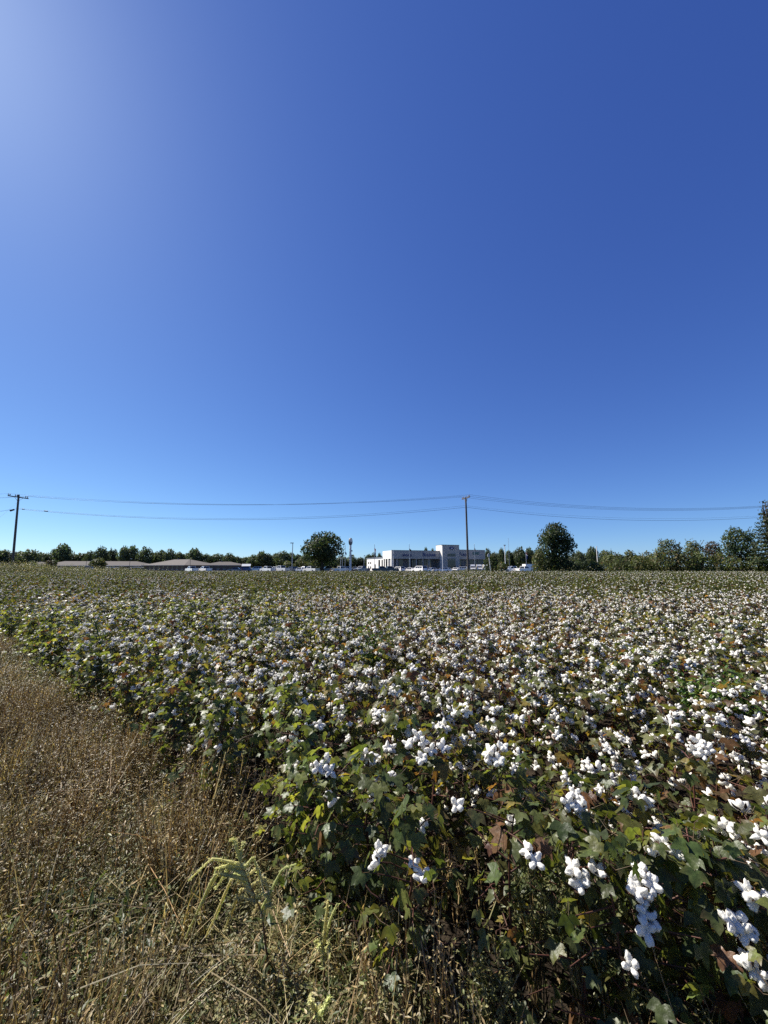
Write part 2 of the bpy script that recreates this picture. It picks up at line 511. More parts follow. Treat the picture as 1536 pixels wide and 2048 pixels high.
for (px, top, w, Y, k, lab) in (
    (-18, 1098, 50, 200, 2, LW), (8, 1099, 46, 205, 3, LW), (40, 1102, 44, 208, 4, LW), (58, 1100, 44, 205, 2, LW), (80, 1105, 38, 212, 3, LW),
    (103, 1103, 32, 214, 4, LW), (123, 1088, 36, 210, 0, 'tallest round-topped tree in the woods at the left'), (142, 1106, 34, 216, 3, LW), (161, 1107, 34, 216, 2, LW),
    (178, 1101, 22, 210, 4, LW), (201, 1095, 28, 205, 1, 'round dark pine-like tree left of the pale thin tree'), (222, 1098, 24, 215, 5, 'pale thin-leaved tree between dark trees in the left woods'),
    (246, 1093, 24, 205, 0, 'dark narrow tree, left one of a close pair in the woods'), (263, 1092, 24, 207, 1, 'dark narrow tree, right one of a close pair in the woods'),
    (289, 1095, 30, 205, 2, 'round dark tree just right of the close pair of narrow trees'), (312, 1102, 28, 212, 3, LW), (322, 1099, 22, 210, 4, LW), (338, 1099, 28, 208, 2, LW),
    (356, 1103, 28, 214, 3, LW), (370, 1107, 28, 216, 4, LW), (388, 1097, 36, 207, 0, 'broad tree rising over the hipped roof of the low building'),
    (413, 1107, 32, 212, 3, LW), (436, 1107, 34, 214, 4, LW), (458, 1107, 30, 212, 2, LW), (474, 1112, 22, 218, 3, LC), (490, 1114, 26, 224, 4, LC), (507, 1110, 28, 218, 2, LC),
    (523, 1103, 26, 212, 1, LC), (536, 1106, 24, 214, 3, LC), (552, 1106, 28, 214, 4, LC), (565, 1103, 32, 210, 2, LC), (580, 1104, 28, 212, 3, LC), (596, 1108, 24, 214, 4, LC), (612, 1107, 30, 210, 2, LC),
    (634, 1107, 34, 212, 3, LC), (660, 1109, 30, 212, 4, LC), (683, 1111, 26, 218, 3, LC), (704, 1111, 24, 220, 2, LC), (720, 1114, 18, 226, 4, LC),
    (737, 1109, 17, 215, 0, LB), (747, 1107, 15, 215, 1, LB), (759, 1107, 15, 216, 2, LB), (772, 1108, 16, 217, 3, LB),
    (852, 1095, 10, 214, 0, 'treetop poking over the showroom roof left of its tall entrance'), (866, 1098, 12, 216, 2, 'low treetop peeping over the showroom roof beside the entrance'),
    (917, 1096, 14, 214, 1, 'treetop poking over the showroom roof right of its tall entrance'), (927, 1099, 12, 216, 3, 'second lower treetop over the showroom roof right of the entrance'),
    (976, 1098, 18, 190, 2, LR), (990, 1103, 20, 195, 3, LR), (1004, 1097, 16, 190, 0, LR), (1018, 1100, 18, 195, 4, LR), (1030, 1101, 22, 196, 3, LR), (1042, 1095, 26, 190, 2, LR), (1060, 1096, 20, 190, 1, LR), (1076, 1098, 22, 195, 4, LR),
    (1158, 1100, 24, 170, 3, LR), (1187, 1094, 22, 170, 0, 'rounded dark tree just left of the white pole at the hedgerow'), (1212, 1100, 26, 172, 4, LR)):
    far_tree(px, top, w, Y, k, lab, {LW: 'trees of the left woods', LC: 'trees of the middle treeline', LR: 'trees of the right treeline', LB: 'treetops beside the lean-to'}.get(lab))

LF = 'low dark tree filling the gaps low down in the far woods'
frng = random.Random(5)
px = -75.0
while px < 735:
    if not (585 < px < 600): far_tree(px, 1114 + frng.uniform(-3, 4) + (3 if px > 660 else 0), frng.uniform(28, 40), 226 + frng.uniform(-4, 6), frng.choice((2, 3, 4, 2, 3)), LF, 'understorey of the far woods')
    px += frng.uniform(13, 19)
px = 972.0
while px < 1300:
    far_tree(px, 1110 + frng.uniform(-3, 4), frng.uniform(24, 34), 200 + frng.uniform(-4, 6), frng.choice((2, 3, 4)), LF, 'understorey of the far woods')
    px += frng.uniform(13, 19)

# --- the lone oak
def oak(w, H):
    L = [((0, 0, H * .56), (w * .33, w * .33, H * .3))]
    for (x, y, z, s) in ((-.36, 0, .52, .13), (-.30, .1, .68, .14), (-.25, -.1, .40, .13), (-.14, 0, .84, .13), (.0, .1, .89, .11), (-.05, 0, .93, .06), (.13, -.05, .85, .13), (.24, 0, .78, .14),
                         (.36, 0, .66, .12), (.33, .1, .50, .12), (.38, 0, .42, .08), (-.18, .1, .30, .14), (.05, -.2, .45, .2), (-.05, -.2, .62, .2), (.12, .2, .32, .17), (-.05, .1, .26, .16), (-.43, 0, .58, .06), (.22, -.15, .40, .1)):
        L.append(((x * w, y * w, z * H), (s * w, s * w, s * w * .9)))
    return L
tree('oak_tree', 'big dark broad-crowned oak standing alone behind the parked cars', 'tree', 645, 1062, 94, 112, rng, 5200, 0.42, GREEN_OAK, nl=0, lob=oak, sprays=60, tr=0.45)
# --- dark tree right of the middle pole
def dark_tree(w, H):
    L = [((.03 * w, 0, H * .5), (w * .36, w * .34, H * .36))]
    for (x, z, s) in ((.02, .84, .19), (.18, .72, .21), (-.14, .71, .19), (.27, .58, .2), (-.02, .93, .10), (.06, .94, .09), (.14, .87, .13), (-.16, .80, .14), (-.22, .68, .13), (.28, .70, .14), (.36, .56, .13), (.30, .44, .13), (-.28, .50, .14), (-.34, .34, .15), (-.38, .18, .15), (-.2, .2, .2), (.1, .22, .22), (.32, .22, .16), (.4, .12, .14), (0, .72, .18)):
        for y in (-.15, .12):
            L.append(((x * w, y * w, z * H), (s * w, s * w, s * w)))
    return L
tree('dark_tree', 'dense dark green tree at the far cotton edge, right of the end-on power pole', 'tree', 1110, 1046, 84, 61, rng, 9000, 0.19, GREEN_OAK, nl=0, lob=dark_tree, sprays=70, tr=0.25)
tree('pale_shrub', 'dusty olive shrub leaning on the left side of the dense dark tree', 'shrub', 1078, 1096, 30, 59, rng, 1100, 0.17, GREEN_HEDGE, trunk=0.02, sprays=40, nl=6)
# --- hedgerow on the right
for (px, top, w, Y, n, cols, lab, sp, tk) in (
    (1160, 1116, 36, 63, 700, GREEN_OAK, 'low dark bush in the shade right of the dense dark tree', 14, .02),
    (1222, 1098, 44, 64, 1100, GREEN_HEDGE, 'rounded olive bush right of the white pole in the hedgerow', 20, .03),
    (1262, 1096, 30, 62, 900, GREEN_LIGHT, 'spindly pale green bush with upright shoots in the hedgerow', 50, .03),
    (1296, 1101, 46, 62, 1100, GREEN_HEDGE, 'low wide olive bush in the hedgerow left of the tallest spiky bush', 30, .03),
    (1340, 1072, 52, 60, 2000, GREEN_HEDGE, 'spiky green small tree with one long shoot on top', 60, .05),
    (1390, 1071, 36, 60, 1500, GREEN_HEDGE, 'narrow pointed dark green small tree in the hedgerow', 50, .05),
    (1428, 1076, 34, 61, 900, BROWNISH, 'small brownish half-bare tree in the hedgerow', 40, .3),
    (1484, 1050, 66, 58, 2800, GREEN_OAK, 'rounded dark tree with open branches near the right edge', 60, .28)):
    t = tree('hedgerow_tree' if tk > .04 else 'hedge_bush', lab, 'tree' if tk > .04 else 'bush', px, top, w, Y, rng, n, 0.2, cols, 'hedgerow at the far right of the field', tk, sp, 7, up=0.2)
def tiers(w, H):
    L = []
    for i in range(16):
        t = i / 15
        z = H * (.22 + .75 * t)
        rr = w * .46 * (1 - t * .8)
        for q in range(4):
            a = i * 1.3 + q * 1.571
            L.append(((math.cos(a) * rr * .6, math.sin(a) * rr * .6, z), (rr * .5, rr * .5, H * .022)))
    return L
tree('tall_tree', 'tall tree with layered drooping branches cut off by the right edge', 'tree', 1548, 1000, 84, 54, rng, 4200, 0.17, GREEN_OAK, lob=tiers, sprays=40, tr=0.2, up=.4)
for i, (px, top, w, Y, cols) in enumerate(((1192, 1120, 34, 60, GREEN_LIGHT), (1240, 1112, 46, 59.5, GREEN_HEDGE), (1282, 1108, 46, 59.5, GREEN_LIGHT), (1318, 1100, 48, 58.8, GREEN_HEDGE), (1362, 1094, 54, 58.8, GREEN_HEDGE),
    (1402, 1098, 50, 58.8, GREEN_HEDGE), (1442, 1102, 52, 58.6, GREEN_HEDGE), (1476, 1108, 46, 57.5, GREEN_HEDGE), (1518, 1103, 48, 56, GREEN_LIGHT), (1560, 1100, 56, 56, GREEN_HEDGE))):
    tree('fringe_bush', 'low leafy bush fringing the far edge of the cotton under the hedgerow' if i not in (8,) else 'yellow-green bush at the foot of the tall tree at the right edge', 'bush', px, top, w, Y, rng, 1300, 0.18, cols,
         'low bushes along the hedgerow foot' if i != 8 else None, 0.01, 16, 5)
# --- shrubs near the middle pole and at the left buildings
tree('dark_shrub', 'dark scrubby shrub behind the leaning white post', 'shrub', 984, 1108, 34, 66, rng, 1200, 0.2, GREEN_OAK, trunk=.02, sprays=30, nl=6)
tree('scrub_bush', 'low dark scrub between the leaning post and the white pickup pair', 'shrub', 1004, 1120, 24, 64, rng, 600, 0.18, GREEN_HEDGE, trunk=.01, sprays=24, nl=4)
tree('round_shrub', 'small blue-green round shrub before the left end of the long brown roof', 'shrub', 63, 1120, 18, 140, rng, 500, 0.4, GREEN_FAR, trunk=.03, nl=5)
tree('split_shrub', 'dark shrub with an autumn-brown left side in front of the brown roof', 'shrub', 96, 1118, 14, 139, rng, 450, 0.35, BROWNISH, trunk=.03, nl=5)
tree('dark_shrub', 'dark bushy shrub standing right beside the autumn-brown shrub', 'shrub', 106, 1118, 14, 140, rng, 500, 0.35, GREEN_OAK, trunk=.03, nl=5)
tree('yellowing_tree', 'small rounded yellow-green tree in front of the low brown building', 'tree', 196, 1114, 31, 125, rng, 1300, 0.38, GREEN_LIGHT, trunk=.06, nl=7)
for px, top, w in ((600, 1117, 30), (622, 1119, 26), (575, 1121, 22)):
    tree('bush', 'olive bush at the foot of the lone oak, behind the cars', 'bush', px, top, w, 160, rng, 500, 0.5, GREEN_HEDGE, 'bushes left of the oak', .02, 0, 5)

# ------------------------------------------------------------------ car showroom
CX, CY, CR = at(784, 1133, 142).x, 142.0, R(20)
def fs(px):                                  # distance along the front for a photo column
    u = (px - 768.0) / F
    return (u * CY - CX) / (math.cos(CR) - u * math.sin(CR))
def fz(py, px):
    return EYE + (1133.0 - py) / F * (CY + fs(px) * math.sin(CR))
def ls(px):                                  # distance back along the left side wall
    u = (px - 768.0) / F
    return (CX - u * CY) / (math.sin(CR) + u * math.cos(CR))
room = tag(empty('car_showroom', (CX, CY, 0), CR), 'wide grey car showroom with tall square entrance block and blue lettering', 'showroom')
ZT, ZF = 7.7, 4.65
xt0, xt1, xe = fs(880), fs(913), fs(970)
b = MB(); b.box(0, xt0, .3, 10, ZF, ZT); b.box(xt1, xe, .3, 10, ZF, ZT + .55); b.build('fascia', M_GREY, room)
b = MB(); b.box(-.05, xt0, .22, .55, ZT, ZT + .14); b.box(xt1, xe + .05, .22, .55, ZT + .55, ZT + .69); b.build('parapet_cap', M_GREYDK, room)
b = MB(); b.box(xt0, xt1, -1.8, 3.4, 0, fz(1091.5, 897)); b.build('entrance_block', M_GREY, room)
b = MB(); b.box(xt0 - .05, xt1 + .05, -1.85, 3.45, fz(1091.5, 897), fz(1091.5, 897) + .18); b.build('parapet_cap', M_GREYDK, room)
b = MB(); b.box(xt0 - .04, xt0 - .002, -1.8, .28, .2, fz(1091.5, 897)); b.box(xt0 - .04, xt0 - .002, .28, 3.4, ZT + .2, fz(1091.5, 897)); b.build('sunlit_side', M_CREAM, room)  # cream skin: sunlight on the block's left side put into the colour
b = MB(); b.box(-.05, -.002, .3, 10, ZF, ZT); b.build('sunlit_side', M_CREAM, room)  # likewise the sunlit left end of the fascia, coloured cream
b = MB(); b.box(0.2, fs(801), 1.6, 10, 0, ZF); b.box(fs(801), xt0, 3.2, 10, 0, ZF); b.box(xt1, xe, 1.8, 10, 0, ZF); b.build('wall', M_GREYDK, room)
for a, c, y in ((803, 812, 3.1), (822, 833, 3.1), (834.5, 846, 3.1), (847.5, 858, 3.1), (859.5, 869, 3.1), (916, 926, 1.7), (935, 941, 1.7), (943, 949, 1.7), (951, 957, 1.7), (959, 967, 1.7)):
    b = MB(); b.box(fs(a), fs(c), y, y + .05, .5, ZF - .3); b.build('shop_window', M_GLASS, room)
for a in (795, 821, 833.8, 846.8, 858.8):
    b = MB(); b.box(fs(a) - .18, fs(a) + .18, .6, .96, 0, ZF); b.build('column', M_GREY, room)
b = MB(); b.box(fs(890), fs(905), -1.86, -1.81, fz(1113.5, 897), fz(1108, 897)); w_ = b.build('upper_window', M_GLASS, room)
for k in range(5):
    b = MB(); b.box(fs(890 + 3.75 * k) - .05, fs(890 + 3.75 * k) + .05, -1.9, -1.865, fz(1113.5, 897), fz(1108, 897)); b.build('mullion', M_GREYDK, w_)
b = MB(); b.box(fs(890), fs(905), -1.86, -1.81, 0, fz(1117.5, 897)); w_ = b.build('entrance_door', M_GLASS, room)
b = MB(); b.box(fs(890), fs(905), -2.9, -1.87, fz(1120.5, 897), fz(1119.8, 897)); b.build('door_canopy', M_GREY, w_)
def lettering(name, txt, px0, px1, y, zc, h, mat, parent, shear=0.0, yoff=-.02):
    cu = bpy.data.curves.new(name, 'FONT')
    cu.body = txt
    cu.align_x, cu.align_y = 'CENTER', 'CENTER'
    cu.size = h / 0.70
    cu.extrude = 0.05
    cu.offset = 0.018
    cu.shear = shear
    cu.materials.append(mat)
    tmp = bpy.data.objects.new(name, cu)
    me = bpy.data.meshes.new_from_object(tmp)
    bpy.data.objects.remove(tmp)
    xs = [v.co.x for v in me.vertices]
    k, mid = (fs(px1) - fs(px0)) / max(1e-3, max(xs) - min(xs)), (max(xs) + min(xs)) / 2
    for v in me.vertices: v.co.x = (v.co.x - mid) * k
    o = put(name, me, parent)
    o.rotation_euler = (R(90), 0, 0)
    o.location = ((fs(px0) + fs(px1)) / 2, y + yoff, zc)
    return o
def small_caps(first, rest, px0, pxm, px1, y, base, h):
    lettering('letter', first, px0, pxm - .4, y, base + h * .5, h, M_BLUE, room)
    lettering('lettering', rest, pxm + .3, px1, y, base + h * .36, h * .72, M_BLUE, room)
lettering('lettering', 'SERVICE', 805, 824, .25, fz(1111.2, 815), .75, M_BLUE, room)
small_caps('B', 'OLIVAR', 846, 850.3, 872, .25, fz(1113.3, 858), 1.35)
small_caps('F', 'ORD', 917.5, 922, 933, .25, fz(1113, 925), 1.35)
b = MB()
cx_, cz_ = fs(898), fz(1097.3, 898)
ring = [(cx_ + 1.05 * math.cos(t * math.pi / 20), cz_ + .50 * math.sin(t * math.pi / 20)) for t in range(40)]
b.add([(x, -2.0, z) for x, z in ring] + [(x, -1.8, z) for x, z in ring], [tuple(range(40))[::-1]] + [(i, (i + 1) % 40, 40 + (i + 1) % 40, 40 + i) for i in range(40)])
lg = b.build('oval_logo', M_BLUE, room)
lt = lettering('logo_script', 'Ford', 895.8, 900.2, -2.0, cz_, .34, M_WHITE, room, .35)
lt.parent = lg
for z in (1106, 1108.6):
    b = MB(); b.box(fs(945), fs(958), .2, .29, fz(z + 1, 951), fz(z - .9, 951)); b.build('sign_strip', M_TEAL, room)
# left side of the showroom: dark sheet for the shaded drive-through under the sunlit-coloured face, white service lean-to behind
L0, L1 = ls(766), ls(734)
b = MB(); b.box(.05, .2, 4, L0, 0, ZF - .01); b.build('drive_through_shade_sheet', M_GLASS, room)  # dark sheet: shade inside the open drive-through put into the colour
for y in (1.0, 4.2, 7.0, L0 - .5):
    b = MB(); b.box(-.03, .45, y - .45, y + .45, 0, ZF - .02); b.build('pillar', M_CREAM, room)
b = MB(); b.box(0, 12, L0, L1, 0, 5.2); b.build('service_wing', M_CREAM, room)
b = MB(); b.box(-.2, 12, L0, L1 + .2, 5.2, 5.42); b.build('wing_roof', M_METAL, room)
for p0, p1, z0, z1, nm in ((736.6, 738.6, 2.9, 3.7, 'wing_window'), (740.6, 742.6, 2.9, 3.7, 'wing_window'), (736.6, 738.6, .9, 1.9, 'wing_window'), (740.6, 742.6, .9, 1.9, 'wing_window'), (749, 751.6, 0, 2.7, 'wing_door'), (757, 760.2, 0, 4.4, 'bay_door'), (763.3, 765.6, 0, 4.4, 'bay_door')):
    b = MB(); b.box(-.03, -.003, ls(p1), ls(p0), z0, z1); b.build(nm, M_GLASS, room)

# ------------------------------------------------------------------ low brown buildings on the left
def low_building(name, label, p0, p1, deep, ze, zr, wins, shingle, hip=(1, 1), extra=None):
    """hipped single-storey block; p0, p1 = front wall ends (x, y) on the ground"""
    p0, p1 = Vector(p0), Vector(p1)
    ze, zr = ze + EYE - 1.6, zr + EYE - 1.6
    L = (p1 - p0).length
    t = tag(empty(name, (p0.x, p0.y, 0), math.atan2(p1.y - p0.y, p1.x - p0.x)), label, 'building', 'low brown-roofed buildings on the left')
    b = MB(); b.box(0, L, 0, deep, -.1, ze); b.build('wall', M_BRICK, t)
    o = .6
    h0, h1 = (deep / 2 if hip[0] else 0), (deep / 2 if hip[1] else 0)
    b = MB()
    v = [(-o, -o, ze), (L + o, -o, ze), (L + o, deep + o, ze), (-o, deep + o, ze), (h0 - (0 if hip[0] else o), deep / 2, zr), (L - h1 + (0 if hip[1] else o), deep / 2, zr)]
    v2 = [(x, y, z - .16) for x, y, z in v[:4]]
    b.add(v + v2, [(0, 1, 5, 4), (1, 2, 5), (2, 3, 4, 5), (3, 0, 4), (0, 6, 7, 1), (1, 7, 8, 2), (2, 8, 9, 3), (3, 9, 6, 0), (6, 9, 8, 7)])
    rf = b.build('roof', shingle, t)
    b = MB(); b.box(L * .4, L * .4 + .5, deep * .5 - .2, deep * .5 + .2, zr - .3, zr + .45); b.build('vent', M_GREYDK, rf)
    b = MB(); b.box(-o, L + o, -o - .04, -o - .005, ze - .2, ze + .02); b.build('gutter', M_WHITE if extra else M_GREY, rf)
    for k in range(wins):
        x = L * (k + .5) / wins
        b = MB(); b.box(x - .55, x + .55, -.035, -.003, .7, min(ze - .25, 1.9)); w = b.build('window', M_GLASS, t)
        b = MB(); b.box(x - .65, x + .65, -.07, -.004, .58, .69); b.build('sill', M_WHITE, w)
    return t
low_building('low_building', 'low building with the highest hipped brown roof, behind the two white pickups', (gx(287, 172), 172), (gx(369, 160), 160), 17, 2.15, 4.75, 9, M_SHINGLE2)
low_building('low_building', 'low brown-roofed wing running right from the highest hipped roof', (gx(404, 170), 170), (gx(480, 172), 172), 11, 2.2, 3.75, 6, M_SHINGLE)
low_building('low_building', 'longest low brown roof, stretching behind the yellow-green tree', (gx(76, 168), 168), (gx(292, 176), 176), 13, 2.0, 4.0, 16, M_SHINGLE, extra=True)
low_building('low_building', 'small leftmost low roof behind the blue-green round shrub', (gx(40, 166), 166), (gx(86, 166), 166), 9, 1.95, 3.6, 4, M_SHINGLE2)
sh = tag(empty('shed', (gx(484, 165), 165, 0), R(15)), 'small shed with pale metal roof at the right end of the low buildings', 'shed')
b = MB(); b.box(0, 3.2, 0, 4, 0, 2.0); b.build('wall', M_GREYDK, sh)
b = MB(); b.add([(-.2, -.3, 1.95), (3.4, -.3, 2.0), (3.4, 2, 2.9), (-.2, 2, 2.9), (3.4, 4.3, 2.0), (-.2, 4.3, 2.0)], [(0, 1, 2, 3), (3, 2, 4, 5)]); b.build('roof', M_METAL, sh)
for px in (225, 275):
    cn = tag(empty('porch_canopy', (gx(px, 163), 163, 0)), 'white flat porch canopy before the long brown roof, %s the yellow-green tree' % ('nearer to' if px < 250 else 'farther right from'), 'canopy')
    b = MB(); b.box(-2, 2, -1.5, 1.5, 1.35, 1.6); b.build('canopy_roof', M_WHITE, cn)
    for q in (-1.8, 1.8):
        b = MB(); b.box(q - .08, q + .08, -1.4, -1.24, 0, 1.35); b.build('post', M_WHITE, cn)

# ------------------------------------------------------------------ vehicles
def prism(b, prof, w0, w1=None, zref=None, mat=0):
    """side outline (x, z) given width; the upper points draw in to w1"""
    n = len(prof)
    zs = [p[1] for p in prof]
    lo, hi = min(zs), max(zs)
    def hw(z): return w0 if w1 is None else w0 + (w1 - w0) * ((z - lo) / (hi - lo))
    v = [(x, -hw(z), z) for x, z in prof] + [(x, hw(z), z) for x, z in prof]
    b.add(v, [tuple(range(n)), tuple(range(2 * n - 1, n - 1, -1))] + [(i, n + i, n + (i + 1) % n, (i + 1) % n) for i in range(n)], (1, 1, 1), mat)

SPEC = {
    # body outline, cabin bottom x range, cabin top x range, z base, z top, half width, glass bays, wheel x, wheel radius
    'pickup': ([(2.9, .48), (2.92, .86), (2.84, 1.12), (2.5, 1.2), (1.35, 1.25), (-.85, 1.25), (-2.86, 1.27), (-2.9, .6), (-2.5, .5)], (1.45, -.85), (.62, -.7), 1.24, 1.9, .98, 2, (1.85, -1.75), .4),
    'suv': ([(2.4, .42), (2.42, .8), (2.3, 1.02), (1.15, 1.12), (-2.3, 1.14), (-2.4, .7), (-2.3, .45)], (1.25, -2.3), (.45, -2.0), 1.11, 1.76, .93, 3, (1.5, -1.4), .37),
    'sedan': ([(2.35, .35), (2.36, .62), (2.2, .8), (1.0, .93), (-1.6, .98), (-2.3, .95), (-2.38, .6), (-2.25, .38)], (1.1, -1.75), (.3, -1.05), .94, 1.44, .9, 2, (1.45, -1.4), .33),
    'van': ([(2.7, .42), (2.72, .9), (2.5, 1.2), (2.0, 1.3), (-2.8, 1.3), (-2.85, .5)], (2.05, -2.8), (1.35, -2.75), 1.29, 2.55, 1.0, 1, (1.8, -1.8), .37),
}
def vehicle(kind, paint):
    prof, cb, ct, zb, zt, hw, bays, wx, wr = SPEC[kind]
    t = empty('parked_' + {'suv': 'suv', 'pickup': 'pickup', 'sedan': 'car', 'van': 'van'}[kind])
    b = MB()
    prism(b, prof, hw, hw * .95)
    b.add([(cb[0], -hw * .93, zb), (cb[1], -hw * .93, zb), (cb[1], hw * .93, zb), (cb[0], hw * .93, zb),
           (ct[0], -hw * .78, zt), (ct[1], -hw * .78, zt), (ct[1], hw * .78, zt), (ct[0], hw * .78, zt)],
          [(0, 1, 5, 4), (1, 2, 6, 5), (2, 3, 7, 6), (3, 0, 4, 7), (4, 5, 6, 7)])
    b.build('body', PAINT[paint], t)
    def lerp(a, c, k): return a + (c - a) * k
    for s in (-1, 1):
        for k in range(bays):
            k0, k1 = .07 + .86 * k / bays + .015, .07 + .86 * (k + 1) / bays - .025
            if kind == 'van': k0, k1 = .06, .26
            q = []
            for (kk, tt) in ((k0, .12), (k1, .12), (k1, .84), (k0, .84)):
                q.append((lerp(lerp(cb[0], cb[1], kk), lerp(ct[0], ct[1], kk), tt), s * (lerp(hw * .93, hw * .78, tt) + .012), lerp(zb, zt, tt)))
            g = MB(); g.add(q, [(0, 1, 2, 3)]); g.build('side_window', M_GLASS, t)
    for (nm, xb, xt, off) in (('windscreen', cb[0], ct[0], .012), ('rear_window', cb[1], ct[1], -.012)):
        if kind == 'van' and nm == 'rear_window': continue
        q = []
        for (yy, tt) in ((-.88, .1), (.88, .1), (.86, .88), (-.86, .88)):
            if kind == 'van': tt = tt * .55
            q.append((lerp(xb, xt, tt) + off, yy * lerp(hw * .93, hw * .78, tt), lerp(zb, zt, tt) + .006))
        g = MB(); g.add(q, [(0, 1, 2, 3)]); g.build(nm, M_GLASS, t)
    for x in wx:
        for s in (-1, 1):
            g = MB(); g.tube([(x, s * (hw - .2), wr), (x, s * (hw + .015), wr)], wr, 16); w = g.build('wheel', M_TYRE, t)
            g = MB(); g.tube([(x, s * (hw + .016), wr), (x, s * (hw + .03), wr)], wr * .6, 12); g.build('rim', M_RIM, w)
    fx, rx = prof[1][0], prof[-2][0]
    for s in (-1, 1):
        g = MB(); g.box(fx - .06, fx + .02, s * hw * .72 - .17, s * hw * .72 + .17, prof[1][1] - .06, prof[1][1] + .12); g.build('headlight', M_LAMP, t)
        g = MB(); g.box(rx - .04, rx + .1, s * hw * .84 - .08, s * hw * .84 + .08, .8, 1.1); g.build('tail_light', M_RED, t)
    g = MB(); g.box(fx - .04, fx + .035, -hw * .48, hw * .48, prof[1][1] - .2, prof[1][1] + .08); g.build('grille', M_DARKMETAL, t)
    if kind == 'pickup':
        g = MB(); g.box(-2.78, -.95, -.8, .8, 1.262, 1.285); g.build('bed_recess_sheet', M_TYRE, t)  # flat dark sheet, the open bed's shaded recess put into its colour
    return t
forms = {}
def park(kind, paint, px, Y, deg, label, group=None, s=1.0):
    if kind not in forms:
        t = forms[kind] = vehicle(kind, paint)
    else:
        t = copy_tree(forms[kind])
        for ch in t.children:
            if ch.name.startswith('body'):
                ch.material_slots[0].link = 'OBJECT'
                ch.material_slots[0].material = PAINT[paint]
    t.location = (gx(px, Y), Y, .005)
    t.rotation_euler = (0, 0, R(deg))
    t.scale = (s, s, s)
    return tag(t, label, {'pickup': 'pickup', 'suv': 'suv', 'sedan': 'car', 'van': 'van'}[kind], group)
G1, G2 = 'vehicles parked around the showroom', 'cars parked by the low brown buildings'
park('pickup', 'white', 384, 115, 135, 'white pickup, left one of the pair before the brown-roofed building', G2)
park('pickup', 'white', 411, 115, 135, 'white pickup, right one of the pair before the brown-roofed building', G2)
park('sedan', 'white', 67, 118, 160, 'white car at the far left half hidden by the cotton, leftmost one', G2)
park('sedan', 'white', 91, 116, 170, 'white car half hidden by the cotton below the dark bushy shrub', G2)
park('sedan', 'grey', 82, 128, 180, 'grey car between the two half-hidden white cars on the left', G2)
park('sedan', 'silver', 115, 130, 180, 'silver car before the long brown roof, right of the dark bushy shrub', G2)
park('sedan', 'black', 150, 124, 200, 'dark car left of the yellow-green tree', G2)
park('suv', 'silver', 171, 120, 205, 'silver car with a bright bonnet just left of the yellow-green tree', G2)
park('sedan', 'grey', 470, 135, 190, 'grey car before the right end of the low buildings', G2)
park('suv', 'blue', 488, 138, 185, 'dark blue car beside the small pale-roofed shed', G2)
park('suv', 'silver', 511, 140, 200, 'distant silver car between the shed and the white pickups', G1)
park('pickup', 'white', 536, 117, 140, 'white pickup left of a white crew pickup, before the middle treeline', G1)
park('pickup', 'white', 563, 117, 142, 'white pickup right beside another white pickup, left of the double lamp post', G1, 1.08)
park('suv', 'white', 552, 124, 145, 'white wagon roof showing behind the two white pickups', G1)
park('suv', 'grey', 590, 126, 60, 'grey car right of the double lamp post', G1)
park('sedan', 'white', 600, 124, 150, 'white car partly behind the grey car left of the oak', G1)
park('suv', 'silver', 609, 132, 230, 'silver car behind the pickup at the foot of the oak', G1)
park('pickup', 'white', 623, 116, 140, 'white pickup alone just left of the oak trunk', G1)
park('pickup', 'black', 657, 118, 195, 'black pickup parked under the oak', G1)
park('suv', 'grey', 645, 128, 190, 'dark grey car in the shade behind the black pickup', G1)
park('pickup', 'white', 682, 117, 40, 'white crew pickup right of the oak, left of the tall round sign', G1)
park('suv', 'silver', 695, 128, 20, 'silver car behind the white crew pickup near the tall sign', G1)
park('suv', 'black', 712, 126, 250, 'black car just right of the tall round sign', G1)
park('pickup', 'grey', 724, 117, 235, 'grey pickup nose-on before the white service wing', G1)
park('pickup', 'black', 763, 120, 10, 'black pickup in front of the white service wing', G1)
park('pickup', 'black', 779, 121, 8, 'black pickup before the pale sunlit side of the drive-through', G1)
park('suv', 'white', 797, 122, 125, 'white hatchback at the left corner of the grey showroom', G1)
park('sedan', 'silver', 812, 130, 200, 'silver car behind the flag pole', G1)
park('sedan', 'white', 820, 122, 135, 'white car at the foot of the flag pole', G1)
park('suv', 'white', 839, 116, 125, 'large white wagon in the middle of the showroom front row', G1, 1.12)
park('sedan', 'grey', 853, 128, 215, 'grey car right of the large white wagon', G1)
park('sedan', 'silver', 863, 121, 210, 'silver car left of the white car with the dark roof', G1)
park('sedan', 'white', 886, 120, 170, 'low white car at the foot of the white lamp pole', G1, 1.1)
park('sedan', 'white', 893, 134, 180, 'white car before the showroom entrance door', G1)
park('sedan', 'white', 911, 132, 250, 'white car before the right edge of the entrance block', G1)
park('suv', 'white', 923, 134, 155, 'white car under the blue lettering right of the entrance', G1)
park('van', 'white', 945, 146, 262, 'white van at the right wing of the showroom, leftmost of three', G1)
park('van', 'white', 958, 147, 262, 'white van at the right wing of the showroom, middle of three', G1)
park('van', 'white', 971, 148, 262, 'white van at the right wing of the showroom, rightmost of three', G1)
park('suv', 'white', 1016, 122, 150, 'white car left of the pair of white pickups right of the scrub', G1)
park('pickup', 'white', 1027, 114, 175, 'white pickup, left one of the pair right of the scrub', G1)
park('pickup', 'white', 1048, 112, 30, 'white pickup, right one of the pair near the dense dark tree', G1)
park('van', 'white', 1062, 124, 20, 'white box van half hidden by the dusty olive shrub', G1)
park('van', 'silver', 1205, 150, 10, 'pale van glimpsed through the hedgerow by the white pole', G1)

